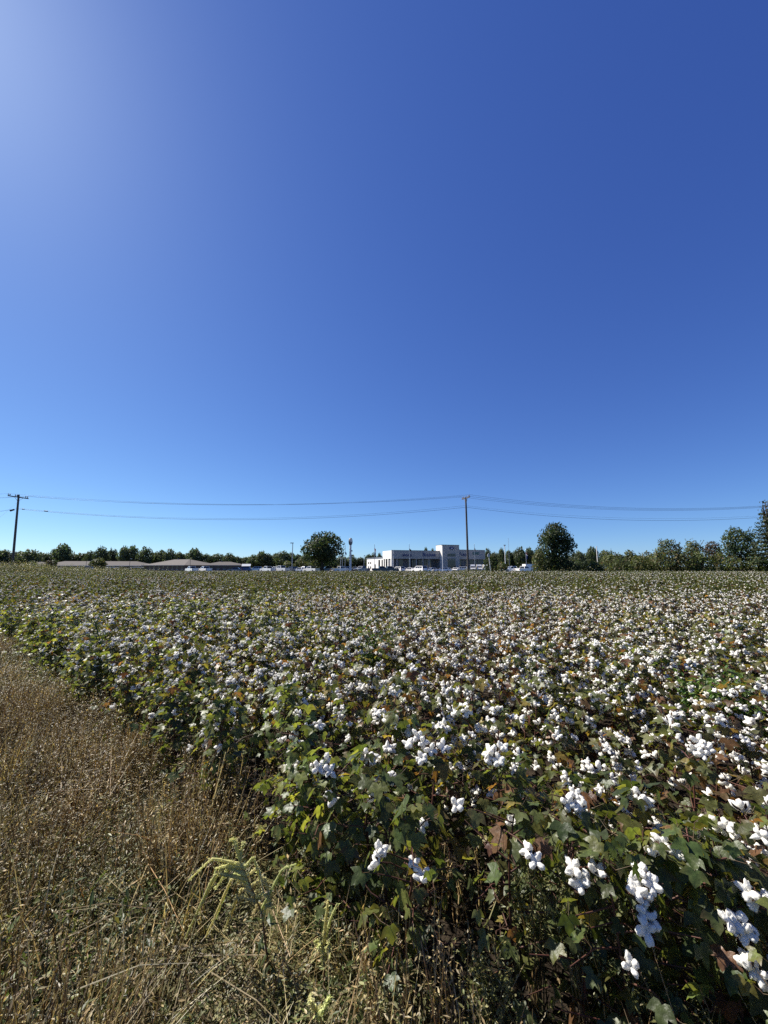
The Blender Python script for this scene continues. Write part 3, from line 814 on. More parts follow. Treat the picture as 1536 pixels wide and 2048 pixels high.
# ------------------------------------------------------------------ posts, flags, signs at the showroom
def lamp_post(px, top, Y, label, mat, heads, r=.07, name='lamp_post', cat='lamp post', lowhead=None, foot=None):
    t = tag(empty(name, (gx(px, Y), Y, 0)), label, cat)
    zt = at(px, top, Y).z
    b = MB(); b.tube([(0, 0, 0), (0, 0, zt)], [r * 1.25, r], 8); b.build('pole', mat, t)
    for s in heads:
        b = MB(); b.box(s - .28, s + .28, -.14, .14, zt - .2, zt + .05); b.tube([(0, 0, zt - .12), (s, 0, zt - .12)], .04, 6); b.build('lamp_head', M_METAL, t)
    if lowhead:
        for (dx, z) in lowhead:
            b = MB(); b.box(dx - .18, dx + .18, -.2, .2, z - .16, z + .18); b.tube([(0, 0, z), (dx, 0, z)], .03, 6); b.build('floodlight', M_METAL, t)
    b = MB(); b.box(-r * 2.6, r * 2.6, -r * 2.6, r * 2.6, 0, .25); b.build('footing', M_CURB, t)
    return t
lamp_post(584, 1085.5, 118, 'tall grey lamp post with two lamp heads left of the oak', M_METAL, (-.45, -.02), .11)
lamp_post(681, 1107, 150, 'thin grey post behind the white crew pickup, left one of two', M_METAL, (.25,), .08)
lamp_post(684.5, 1108, 150, 'thin grey post behind the white crew pickup, right one of two', M_METAL, (-.25,), .08)
lamp_post(728, 1111, 145, 'thin pale post left of the white service wing', M_METAL, (.2,), .07)
lamp_post(786.5, 1100, 126, 'short white post with floodlights at the left showroom corner', M_WHITE, (), .08, lowhead=((-.1, 5.6), (.35, 4.9)))
lamp_post(885.5, 1089.5, 112, 'tall white lamp pole standing before the showroom entrance block', M_WHITE, (0,), .09, lowhead=((.2, 5.6),))
lamp_post(1011, 1090, 108, 'tall white pole left of the pair of white pickups by the scrub', M_WHITE, (0,), .1)
lamp_post(1019, 1076, 150, 'very thin tall mast behind the white pickups at the right', M_METAL, (), .05, 'mast', 'mast')
lamp_post(1196, 1092.5, 66, 'white pole standing in the hedgerow', M_WHITE, (), .07, 'white_pole', 'pole')
lamp_post(172, 1121, 150, 'thin dark post before the long brown roof', M_DARKMETAL, (), .06, 'post', 'post')
lamp_post(259, 1117, 150, 'thin dark post with a lamp arm before the brown roofs', M_DARKMETAL, (.4,), .06)
lamp_post(380, 1117, 140, 'thin dark post above the left white pickup', M_DARKMETAL, (), .06, 'post', 'post')
lp = tag(empty('leaning_post', (gx(982, 60), 60, 0)), 'white post leaning to the left before the dark scrubby shrub', 'post')
tp = at(977, 1107, 60)
b = MB(); b.tube([(0, 0, 0), (tp.x - lp.location.x, 0, tp.z)], .05, 8); b.build('pole', M_WHITE, lp)
b = MB(); b.box(tp.x - lp.location.x - .16, tp.x - lp.location.x + .16, -.12, .12, tp.z - .5, tp.z - .1); b.build('floodlight', M_METAL, lp)

def flag_pole(px, top, Y, label, flags, r=.06):
    t = tag(empty('flag_pole', (gx(px, Y), Y, 0)), label, 'flag pole')
    zt = at(px, top, Y).z
    b = MB(); b.tube([(0, 0, 0), (0, 0, zt)], [r * 1.4, r], 8); b.build('pole', M_METAL, t)
    b = MB(); b.tube([(0, 0, zt), (0, 0, zt + .1), (0, 0, zt + .2)], [.02, .1, .02], 8); b.build('finial', M_METAL, t)
    for (py0, py1, wpx, cols) in flags:
        z0, z1 = at(px, py1, Y).z, at(px, py0, Y).z
        w = wpx * Y / F
        n = len(cols)
        for i, c in enumerate(cols):
            if i == 0: par = None
            b = MB()
            za, zb_ = z1 - (z1 - z0) * i / n, z1 - (z1 - z0) * (i + 1) / n
            vs_, fc = [], []
            for k in range(6):
                q = k / 5
                vs_ += [(r + w * q, .12 * math.sin(q * 5), za - q * .5), (r + w * q, .12 * math.sin(q * 5 + .4), zb_ - q * .5)]
            fc = [(2 * k, 2 * k + 1, 2 * k + 3, 2 * k + 2) for k in range(5)]
            b.add(vs_, fc, c)
            o = b.build('flag' if i == 0 else 'flag_panel', M_FLAG, t if i == 0 else par)
            if i == 0: par = o
    return t
M_FLAG = leafy('flag_cloth', 0.3, 0.8, 0.1, 0.0, (.8, .8, .8))
NAVY, REDC, WHT, BLK = (.02, .03, .12), (.3, .03, .03), (.6, .6, .6), (.02, .02, .03)
flag_pole(749, 1089.5, 138, 'flag pole with a limp red, white and navy flag over the white service wing', [(1096, 1108, 2.2, [REDC, WHT, NAVY])])
flag_pole(819, 1089, 130, 'flag pole with a small black flag and lamp before the showroom wall', [(1097, 1100.5, 3.6, [BLK])])
flag_pole(950, 1089, 125, 'flag pole with a hanging grey flag before the right wing of the showroom', [(1095, 1101, 1.5, [(.08, .08, .1)])])
flag_pole(690, 1094, 132, 'thin flag pole with a dark flag beside the oak crown', [(1103, 1108, 2.4, [NAVY])])
flag_pole(1053, 1100, 118, 'banner pole with a red and blue banner behind the right white pickup', [(1104, 1116, 2.4, [REDC, WHT, NAVY, NAVY])])

pyl = tag(empty('pylon_sign', (gx(700.5, 112), 112, 0), R(52)), 'tall white sign pole with a dark oval frame and white disc on top', 'sign')
zt = at(701, 1090.5, 112).z
z1 = at(701, 1076, 112).z
b = MB(); b.tube([(0, 0, 0), (0, 0, zt)], [.34, .3], 12); b.build('pole', M_WHITE, pyl)
b = MB()
rw, rh, zc = .62, (z1 - zt) / 2, (z1 + zt) / 2
ring = [(math.cos(t * math.pi / 16) * rw, zc + math.sin(t * math.pi / 16) * rh) for t in range(32)]
b.add([(x, -.22, z) for x, z in ring] + [(x, .22, z) for x, z in ring], [tuple(range(32))[::-1], tuple(range(32, 64))] + [(i, (i + 1) % 32, 32 + (i + 1) % 32, 32 + i) for i in range(32)])
fr = b.build('oval_frame', M_GREYDK, pyl)
for s in (-1, 1):
    b = MB()
    b.add([(math.cos(t * math.pi / 12) * .48, s * .24, zc + rh * .32 + math.sin(t * math.pi / 12) * .5) for t in range(24)], [tuple(range(24)) if s > 0 else tuple(range(24))[::-1]])
    b.build('disc', M_WHITE, fr)
for (dz, dx) in ((-1.6, .4), (-2.9, .55)):
    b = MB(); b.box(.2, dx + .25, -.2, .2, zt + dz - .2, zt + dz + .2); b.build('floodlight', M_DARKMETAL, pyl)

# ------------------------------------------------------------------ power poles and wires
PY = 57.0
def power_pole(base, top, arm, pins, label):
    base, top = Vector(base), Vector(top)
    base.z = -.05
    t = tag(empty('power_pole', base), label, 'power pole', 'wooden power poles along the far field edge')
    b = MB(); b.tube([(0, 0, 0), top - base], [.17, .12], 10); b.build('pole', M_POLE, t)
    a0, a1 = Vector(arm[0]) - base, Vector(arm[1]) - base
    b = MB(); d = (a1 - a0).normalized(); up = Vector((0, 0, .07)); sd_ = d.cross(Vector((0, 0, 1))).normalized() * .06
    q = [a0 - up - sd_, a0 - up + sd_, a0 + up + sd_, a0 + up - sd_, a1 - up - sd_, a1 - up + sd_, a1 + up + sd_, a1 + up - sd_]
    b.add(q, [(0, 1, 2, 3), (7, 6, 5, 4), (0, 4, 5, 1), (1, 5, 6, 2), (2, 6, 7, 3), (3, 7, 4, 0)]); b.build('crossarm', M_POLE, t)
    tpv = top - base
    for e in (a0, a1):
        m = tpv.lerp(e, .45); m.z = e.z
        b = MB(); b.tube([tpv - Vector((0, 0, 1.0)), m], .025, 5); b.build('brace', M_METAL, t)
    out = []
    for k in pins:
        p = a0.lerp(a1, k) + Vector((0, 0, .07))
        b = MB(); b.tube([p, p + Vector((0, 0, .1)), p + Vector((0, 0, .18)), p + Vector((0, 0, .27))], [.03, .07, .06, .04], 8); b.build('insulator', M_PORC, t)
        out.append(base + p + Vector((0, 0, .25)))
    return t, out
pl, pinL = power_pole(at(25, 1138, PY), at(37.5, 989.5, PY), (at(15.5, 991.2, 56.4), at(57, 997.4, 57.6)), (.02, .1, .36, .44, .86, .95), 'wooden power pole with a wide crossarm near the left edge')
pm, pinM = power_pole(at(936.5, 1138, PY), at(931.5, 995, PY), (at(924, 998.5, 58.2), at(939.5, 993.5, 55.9)), (.03, .2, .5, .8, .97), 'wooden power pole seen with its crossarm end-on, right of the showroom entrance')
pr, pinR = power_pole(at(1742, 1138, PY), at(1742, 993, PY), (at(1733, 998.5, 58.2), at(1750, 993.5, 55.9)), (.03, .2, .5, .8, .97), 'wooden power pole beyond the tall tree on the right')
po, pinO = power_pole(at(-740, 1138, PY), at(-740, 985, PY), (at(-760, 988, 56.4), at(-718, 992, 57.6)), (.02, .1, .36, .44, .86, .95), 'wooden power pole far along the line to the left')
pm['label'] = 'wooden power pole with end-on crossarm, standing in yellow-green weeds'
def wire(p0, p1, sag, r, label, group, name='power_line'):
    pts = []
    for i in range(25):
        t = i / 24
        q = Vector(p0).lerp(Vector(p1), t)
        q.z -= sag * 4 * t * (1 - t)
        pts.append(q)
    b = MB(); b.tube(pts, r, 5)
    o = b.build(name, M_WIRE)
    return tag(o, label, 'wire', group)
UL, UR, UO = 'thin upper wire sagging between the left pole and the end-on pole', 'thin upper wire running right from the end-on pole to the tall tree', 'thin wire leaving the crossarm of the left pole towards the left edge'
for i, (a, c) in enumerate(((0, 0), (4, 2), (5, 4))):
    wire(pinL[a], pinM[c], 1.38, .011, UL, 'upper wires between the poles')
    wire(pinM[c], pinR[c], 2.08, .014, UR, 'upper wires right of the end-on pole')
    wire(pinO[a], pinL[a], 1.0, .011, UO, 'wires left of the left pole')
def on(px, py, Y=PY): return at(px, py, Y)
wire(on(34, 1016.5), on(932.5, 1011), 1.75, .011, 'upper one of the two low wires between the left pole and the end-on pole', 'low wires between the poles')
c2 = wire(on(34, 1018), on(932.5, 1014.5), 1.75, .017, 'lowest cable between the left and end-on poles, with black splices near its left end', None, 'cable')
wire(on(932.5, 1011.5), on(1742, 1010), 2.0, .008, 'upper one of the two low wires right of the end-on pole', 'low wires right of the end-on pole')
wire(on(932.5, 1014.5), on(1742, 1012), 2.1, .017, 'lowest cable running right from the end-on pole to the tall tree', None, 'cable')
c1 = wire(on(33, 1017.5), on(-740, 1019), 2.4, .02, 'thick cable leaving the left pole towards the left edge, with black splice case', None, 'cable')
wire(on(35, 1004), at(-60, 1075, 40), .3, .007, 'thin slack wire slanting down to the left edge from the left pole', None, 'service_wire')
for par, p0, p1, rr in ((c1, on(20, 1021.8), on(28.5, 1019.0), .13), (c2, on(88, 1021.7), on(96, 1022.4), .07), (c2, on(44, 1017.8), on(49, 1018.4), .06)):
    b = MB(); b.tube([p0, p0.lerp(p1, .08), p0.lerp(p1, .92), p1], [rr * .4, rr, rr, rr * .4], 8); b.build('splice_case', M_WIRE, par)

# ------------------------------------------------------------------ cotton
LEAF_HI = [(0, 0, 0), (0, .42, 0), (0, 1.05, 0),                                    # base, mid rib, tip
           (.16, -.14, 0), (.44, -.16, 0), (.64, .08, 0), (.86, .44, 0), (.33, .42, 0), (.33, .68, 0), (.15, .88, 0), (.28, .18, 0)]
LEAF_HI_F = [(0, 3, 10), (3, 4, 10), (4, 5, 10), (5, 6, 10), (6, 7, 10), (10, 7, 1), (0, 10, 1), (7, 8, 1), (8, 9, 1), (9, 2, 1)]
LEAF_LO = [(0, 0, 0), (0, .42, 0), (0, 1.05, 0), (.42, -.16, 0), (.76, .34, 0), (.36, .5, 0)]
LEAF_LO_F = [(0, 3, 1), (3, 4, 1), (4, 5, 1), (5, 2, 1)]
def leaf_template(V, Fc):
    n = len(V)
    mid = {i for i, p in enumerate(V) if p[0] == 0}
    idx = {}
    out = list(V)
    for i, p in enumerate(V):
        if i in mid: idx[i] = i
        else:
            idx[i] = len(out)
            out.append((-p[0], p[1], p[2]))
    fs_ = list(Fc) + [tuple(idx[i] for i in reversed(f)) for f in Fc]
    return out, [tuple(reversed(f)) for f in fs_]
HI, LO = leaf_template(LEAF_HI, LEAF_HI_F), leaf_template(LEAF_LO, LEAF_LO_F)

def put_leaf(b, rng, p, az, droop, s, col, tpl, curl=None, mat=0):
    """a lobed blade from p pointing along az, tipped down by droop, folded along its rib"""
    fwd = Vector((math.cos(az) * math.cos(droop), math.sin(az) * math.cos(droop), -math.sin(droop)))
    side = Vector((-math.sin(az), math.cos(az), 0))
    roll = rng.uniform(-.5, .5)
    side = Matrix.Rotation(roll, 3, fwd) @ side
    nrm = side.cross(fwd)
    if nrm.z < 0 and rng.random() < .8: nrm = -nrm; side = -side
    cu = rng.uniform(.1, .45) if curl is None else curl
    tw = rng.uniform(-.25, .25)
    w = rng.uniform(.85, 1.1)
    V = []
    C = []
    dry = rng.uniform(.3, 1.0) if rng.random() < .34 else 0
    dc = rng.choice(((.16, .09, .04), (.22, .18, .05), (.11, .05, .03)))
    for (x, y, z) in tpl[0]:
        zz = -cu * (y * y) * .5 + abs(x) * .28 * (1 - cu) - cu * x * x * .9 + tw * x * y + .05 * math.sin(9 * x + 7 * y + p.x * 50)
        V.append(p + (side * (x * w) + fwd * y + nrm * zz) * s)
        k = 1.0 + .18 * (1 - min(1, abs(x) * 2.2)) + .15 * math.sin(13 * x + 11 * y)
        m = dry * max(0, min(1, abs(x) * 1.1 + max(0, y - .6)) - .15)
        C.append(tuple(max(0, (q * (1 - m) + e * m) * k) for q, e in zip(col, dc)))
    b.add(V, tpl[1], C, mat)

LEAFCOL = [(5, (.070, .090, .030)), (4, (.095, .108, .038)), (2.2, (.12, .122, .038)), (1.0, (.20, .16, .04)), (.7, (.14, .08, .036)), (.4, (.10, .045, .026)), (.5, (.20, .105, .05))]
LEAFCOL_GREEN = [(5, (.068, .095, .030)), (4, (.092, .118, .036)), (1.8, (.135, .15, .042)), (.4, (.22, .18, .045)), (.3, (.16, .08, .04))]
LEAFCOL_DRY = [(3, (.078, .082, .030)), (3, (.10, .098, .036)), (1.5, (.125, .078, .038)), (.9, (.09, .045, .026)), (.9, (.19, .10, .048)), (.7, (.20, .15, .045))]
def pick(rng, cols): return vary(rng.choices([c for _, c in cols], weights=[w for w, _ in cols])[0], rng, .25)

def icosphere(sub):
    import bmesh
    bm = bmesh.new()
    bmesh.ops.create_icosphere(bm, subdivisions=sub, radius=1.0)
    v = [p.co.copy() for p in bm.verts]
    bm.verts.index_update()
    f = [tuple(q.index for q in p.verts) for p in bm.faces]
    bm.free()
    return v, f
ICO3, ICO2, ICO1 = icosphere(3), icosphere(2), icosphere(1)

def boll_parts(rng, ico, locks=None):
    """an open boll, facing +Z from its stalk at the origin: fluffy locks and the dry bur behind them"""
    lint, bur = MB(), MB()
    n = locks or rng.choice((4, 4, 5))
    off = Vector((rng.uniform(-9, 9), rng.uniform(-9, 9), rng.uniform(-9, 9)))
    for i in range(n):
        a = 2 * math.pi * i / n + rng.uniform(-.2, .2)
        tilt = rng.uniform(.6, 1.05)
        ax = Vector((math.cos(a) * math.sin(tilt), math.sin(a) * math.sin(tilt), math.cos(tilt)))
        c = ax * rng.uniform(.019, .027) + Vector((0, 0, .003))
        q = ax.to_track_quat('Z', 'Y').to_matrix()
        r = Vector((rng.uniform(.0120, .0175), rng.uniform(.0135, .0190), rng.uniform(.021, .033)))
        V = []
        for p in ico[0]:
            k = 1 + .34 * noise.noise(p * 1.3 + off + Vector((i * 5, 0, 0))) + .22 * noise.noise(p * 3.4 + off + Vector((0, i * 3, 0)))
            k *= (1 + .18 * max(0, p.z)) * (1 + .07 * noise.noise(p * 10 + off))
            V.append(q @ Vector((p.x * r.x * k, p.y * r.y * k, p.z * r.z * k)) + c - Vector((0, 0, .006 * rng.random())))
        lint.add(V, ico[1], (1, 1, 1))
    for i in range(n):
        a = 2 * math.pi * (i + .5) / n
        d = Vector((math.cos(a), math.sin(a), 0))
        s = Vector((-math.sin(a), math.cos(a), 0))
        L = rng.uniform(.036, .046)
        P = [Vector((0, 0, -.004)), d * .016 + s * .011 + Vector((0, 0, .002)), d * .016 - s * .011 + Vector((0, 0, .002)), d * L * .75 + s * .0075 + Vector((0, 0, .014)), d * L * .75 - s * .0075 + Vector((0, 0, .014)), d * L + Vector((0, 0, .032))]
        bur.add(P, [(0, 2, 1), (1, 2, 4, 3), (3, 4, 5)], vary((.055, .033, .02), rng))
    bur.tube([(0, 0, -.02), (0, 0, 0)], [.0025, .006], 5, (.06, .035, .022))
    return lint, bur

BOLLS = []
for k in range(7):
    l_, b_ = boll_parts(random.Random(40 + k), ICO3 if k < 9 else ICO2)
    BOLLS.append((l_, b_, l_.mesh('boll', M_LINT, True), b_.mesh('bur', M_BUR)))
BOLLS_MID = [boll_parts(random.Random(60 + k), ICO1, 4) for k in range(4)]

def cotton_form(seed, H, leafy_, nb, cols, tpl=HI, lod=0, low=False):
    """stem and foliage of one plant plus the places of its bolls"""
    rng = random.Random(seed)
    st, fo, bolls = MB(), MB(), []
    stc = lambda: vary((.075, .032, .022), rng, .3)
    lean = Vector((rng.uniform(-.08, .08), rng.uniform(-.08, .08), 0))
    P = [Vector((0, 0, -.03))]
    for i in range(1, 8):
        t = i / 7
        P.append(Vector((lean.x * t * t + rng.uniform(-.012, .012), lean.y * t * t + rng.uniform(-.012, .012), H * t)))
    ns = 6 if lod == 0 else 3
    st.tube(P, [.0075 * (1 - .75 * i / 7) + .001 for i in range(8)], ns, stc(), 0, False)
    def along(z):
        t = max(0, min(.999, z / H)) * 7
        i = int(t)
        return P[i].lerp(P[i + 1], t - i)
    n = 15 if lod == 0 else 9
    az = rng.uniform(0, 6.28)
    sites = []
    for k in range(n):
        t = (k + .6) / n
        z = H * (.07 + .91 * t) if not low else H * (.05 + .9 * t ** 1.25)
        az += 2.4 + rng.uniform(-.5, .5)
        base = along(z)
        L = (.06 + .30 * (1 - t) ** .7 * min(1, .55 + t)) * rng.uniform(.7, 1.2)
        el = rng.uniform(.15, .6)
        q1 = base + Vector((math.cos(az) * math.cos(el), math.sin(az) * math.cos(el), math.sin(el))) * L * .55
        az2 = az + rng.uniform(-.5, .5)
        q2 = q1 + Vector((math.cos(az2), math.sin(az2), rng.uniform(-.1, .5))).normalized() * L * .5
        st.tube([base, q1, q2], [.0036, .0028, .0016], 5 if lod == 0 else 3, stc(), 0, False)
        sites += [(q1, az + .9, t), (q2, az2, t), (base.lerp(q1, .5), az - .8, t)]
        for (p, a, s0) in ((base, az + 3.1, 1.15), (q1, az - 1.0, .95), (q2, az2 + .7, .8), (base.lerp(q1, .6), az + 1.4, .9), (q1.lerp(q2, .5), az2 - .9, .8), (base.lerp(q1, .3), az - 2.2, 1.0), (q2, az2 - 2.4, .75)):
            if rng.random() > leafy_ * (.85 + .15 * t): continue
            pl_ = rng.uniform(.03, .09)
            e = p + Vector((math.cos(a), math.sin(a), rng.uniform(.1, .9))).normalized() * pl_
            if lod == 0: st.tube([p, e], [.0014, .0011], 3, vary((.09, .06, .03), rng), 0, False)
            put_leaf(fo, rng, e, a + rng.uniform(-.4, .4), rng.uniform(.2, 1.35), s0 * rng.uniform(.036, .072), pick(rng, cols), tpl)
    # top tuft
    for k in range(5):
        if rng.random() < leafy_:
            a = rng.uniform(0, 6.28)
            put_leaf(fo, rng, along(H * rng.uniform(.9, 1)), a, rng.uniform(-.2, .9), rng.uniform(.035, .065), pick(rng, LEAFCOL_GREEN), tpl)
    rng.shuffle(sites)
    sites.sort(key=lambda s: -(s[2] + rng.uniform(-.5, .5)))
    for (p, a, t) in sites[:nb]:
        el = rng.uniform(-.15, 1.1)
        d = Vector((math.cos(a) * math.cos(el), math.sin(a) * math.cos(el), math.sin(el)))
        M = Matrix.Translation(p + d * .012) @ d.to_track_quat('Z', 'Y').to_matrix().to_4x4() @ Matrix.Rotation(rng.uniform(0, 6.28), 4, 'Z') @ Matrix.Scale(rng.uniform(.56, .86), 4)
        bolls.append((rng.randrange(7), M))
    return st, fo, bolls

def joined(st, fo, bolls, lods, leaf=None):
    b = MB()
    b.add(st.v, st.f, [c[:3] for c in st.c], 0)
    b.add(fo.v, fo.f, [c[:3] for c in fo.c], 1)
    for k, M in bolls:
        l_, u_ = lods[k % len(lods)][:2]
        b.add([M @ Vector(p) for p in l_.v], l_.f, (1, 1, 1), 2)
        b.add([M @ Vector(p) for p in u_.v], u_.f, [c[:3] for c in u_.c], 3)
    return b.mesh('cotton_form', [M_STEM, leaf or M_LEAF, M_LINT, M_BUR], True)

# near forms: 0-3 leafy green, 4-9 mixed, 10-13 nearly bare with many bolls
NEAR = []
for k in range(14):
    if k < 4: a = (900 + k, .80 + .05 * (k % 3), .95, 8, LEAFCOL_GREEN)
    elif k < 10: a = (900 + k, .78 + .05 * (k % 4), .76, 20, LEAFCOL)
    else: a = (900 + k, .80 + .06 * (k % 3), .55, 26, LEAFCOL_DRY)
    NEAR.append(cotton_form(*a))

for k in range(3): NEAR.append(cotton_form(960 + k, .74 + .05 * k, 1.0, 4 + k, LEAFCOL_GREEN, low=True))   # 14-16: edge plants, leafy to the ground

# places along the rows
prng = random.Random(11)
spots = []
row = 0
ex, ey = -NY, NX                                       # along the edge
while True:
    u = EDGE + .22 + row * .60
    if u > 110: break
    v = -60.0
    step = .27 if row > 1 else .20 if row else .15
    while v < 110:
        v += step * prng.uniform(.6, 1.45)
        uu = u + prng.gauss(0, .14)
        x, y = NX * uu + ex * v, NY * uu + ey * v
        if y > FAR + 1.2 * noise.noise(Vector((x * .2, 0, 3))) or y < -1.0: continue
        if abs(x) > y * 1.10 + 3.2: continue
        if uu < EDGE + .20 + .10 * max(0, min(1, (x - .35) / .6)) * (y < 2.6): continue
        if y > 16 and prng.random() < .30: continue
        spots.append((x, y, row))
    row += 1
def shade_of(x, y):
    """0 leafy green .. 1 bare and white, drifting over the field"""
    n = noise.noise(Vector((x * .35, y * .35, 1.7))) * .5 + noise.noise(Vector((x * .09, y * .09, 9.1))) * .35
    f = .63 + n + .25 * math.tanh(x / 2.2)
    if NX * x + NY * y < EDGE + .9: f -= .30
    return f
def seen(x, y):
    d = math.cos(PITCH) * y - math.sin(PITCH) * (.8 - EYE) * -1
    d = max(.1, y * math.cos(PITCH) + (.75 - EYE) * math.sin(PITCH))
    uu = x / d
    return abs(uu) < 1.03
def at_z(px, py, z):
    """world point at height z seen at a photo pixel"""
    p = at(px, py, 1.0)
    return Vector((0, 0, EYE)) + (p - Vector((0, 0, EYE))) * ((z - EYE) / (p.z - EYE))
# plants of the front rows that stand out by their bolls: (form, boll pixels with heights, label)
FEATURES = [
    (0, [(1283, 1748, .66), (1303, 1770, .64), (1272, 1786, .61), (1296, 1800, .60), (1280, 1822, .57), (1302, 1836, .55), (1290, 1858, .53)], 'cotton plant with a tall stack of big open bolls near the lower right corner'),
    (1, [(1262, 1932, .40)], 'cotton plant at the field edge with one single big boll hanging over the weeds'),
    (4, [(1150, 1588, .76), (1132, 1604, .74), (1168, 1610, .74), (1152, 1618, .72)], 'cotton plant with a wide cluster of four bolls up and left of the tall stack'),
    (5, [(845, 1484, .80), (822, 1492, .79), (862, 1500, .78), (846, 1518, .76), (884, 1496, .79), (835, 1472, .81)], 'cotton plant crowned with a broad bunch of six bolls in the middle front'),
    (2, [(652, 1522, .74), (636, 1536, .72), (658, 1542, .71)], 'cotton plant with three bright bolls at the left front of the near rows'),
    (6, [(985, 1508, .79), (1000, 1522, .77), (972, 1520, .77), (1004, 1500, .8)], 'cotton plant with a round knot of four bolls right of the middle bunch'),
    (3, [(1150, 1742, .60), (1172, 1762, .58), (1192, 1744, .60), (1160, 1774, .56)], 'leafy cotton plant with ragged bolls just left of the tall stack'),
    (0, [(1328, 1688, .70), (1312, 1704, .68), (1350, 1706, .68)], 'cotton plant with three bolls right above the tall stack'),
    (1, [(1462, 1850, .56), (1490, 1862, .55), (1474, 1838, .57)], 'cotton plant with hanging bolls beside big drooping leaves at the right edge'),
    (2, [(758, 1706, .56), (756, 1724, .54), (826, 1732, .52), (846, 1756, .50)], 'cotton plant with few low bolls against the deep edge shade'),
    (3, [(1512, 1796, .62), (1530, 1806, .61), (1498, 1786, .63)], 'cotton plant with a pair of bolls cut by the right edge of the picture'),
    (1, [(1502, 1934, .48), (1524, 1950, .47)], 'nearest cotton plant, large leaves and two low bolls in the lower right corner'),
    (4, [(1060, 1702, .64), (1070, 1722, .62), (912, 1612, .7)], 'cotton plant with two stacked bolls left of the ragged bolls'),
    (7, [(1398, 1484, .82), (1384, 1496, .80), (1412, 1498, .80), (1406, 1510, .79)], 'cotton plant with a dense white clump of bolls well right of the middle bunch'),
]
feat = []
for k, bl, lab in FEATURES:
    W_ = [at_z(q[0], q[1], q[2] + .07) for q in bl]
    c = sum(W_, Vector()) / len(W_)
    feat.append((k, W_, lab, Vector((c.x + .05 * NX, c.y + .12))))
clear = [(p.xy, .14) for _, _, _, p in feat] + [(at(752, 1262, 5.5).xy, .34), (at(1428, 1318, 3.85).xy, .46)]
near, field = [], []
for (x, y, r_) in sorted(spots, key=lambda s: s[0] ** 2 + s[1] ** 2):
    if any((Vector((x, y)) - c).length < q for c, q in clear): continue
    if x * x + y * y < 1.38 ** 2: continue
    (near if len(near) < 286 and seen(x, y) and y > .5 else field).append((x, y, r_))

near_things = []
first = {}
def cotton_plant(k):
    st, fo, bolls = NEAR[k]
    t = empty('cotton_plant')
    if k not in first:
        first[k] = (st.mesh('stem', M_STEM, True), fo.mesh('foliage', M_LEAF, True))
    put('stem', first[k][0], t)
    put('foliage', first[k][1], t)
    for i, M in bolls:
        o = put('boll', BOLLS[i][2], t, M)
        put('bur', BOLLS[i][3], o)
    return t
made = {}
BASE_LABEL = 'waist-high cotton plant with open white bolls standing in the crowded near rows'
for i, (x, y, r_) in enumerate(near):
    f = shade_of(x, y)
    k = prng.randrange(0, 4) if f < .36 else prng.randrange(4, 10) if f < .68 else prng.randrange(10, 14)
    if (r_ == 0 and prng.random() < .8) or (r_ == 1 and prng.random() < .3): k = 14 + prng.randrange(3)
    if k in made: t = copy_tree(made[k])
    else: t = made[k] = cotton_plant(k)
    s = prng.uniform(.86, 1.12) * (1.0 + .06 * noise.noise(Vector((x, y, 0))))
    t.location = (x, y, 0)
    t.rotation_euler = (prng.gauss(0, .07), prng.gauss(0, .07), prng.uniform(0, 6.28))
    t.scale = (s * 1.05, s * 1.05, s)
    tag(t, BASE_LABEL, 'cotton plant', 'cotton plants of the near rows')
    near_things.append((x, y, k, t))

for n_, (k, W_, lab, p) in enumerate(feat):
    rg = random.Random(500 + n_)
    t = tag(empty('cotton_plant', (p.x, p.y, 0)), lab, 'cotton plant', 'cotton plants of the near rows')
    st, fo, _b = cotton_form(1200 + n_, .80, .70 if k < 4 else .6, 0, LEAFCOL_GREEN if k < 4 else LEAFCOL)
    o = Vector((p.x, p.y, 0))
    for w in W_:
        q = w - o
        hub = Vector((0, 0, max(.08, q.z - rg.uniform(.03, .12))))
        st.tube([hub, hub.lerp(q, .55) + Vector((0, 0, .01)), q], [.0035, .0028, .002], 5, (.075, .034, .022), 0, False)
    put('stem', st.mesh('stem', M_STEM, True), t)
    put('foliage', fo.mesh('foliage', M_LEAF, True), t)
    for w in W_:
        d = (Vector((0, 0, EYE)) - w).normalized() * .7 + Vector((rg.gauss(0, .45), rg.gauss(0, .45), rg.uniform(-.1, .6)))
        M = Matrix.Translation(w - o) @ d.to_track_quat('Z', 'Y').to_matrix().to_4x4() @ Matrix.Rotation(rg.uniform(0, 6.28), 4, 'Z') @ Matrix.Scale(rg.uniform(.66, .85), 4)
        i = rg.randrange(7)
        ob = put('boll', BOLLS[i][2], t, M)
        put('bur', BOLLS[i][3], ob)

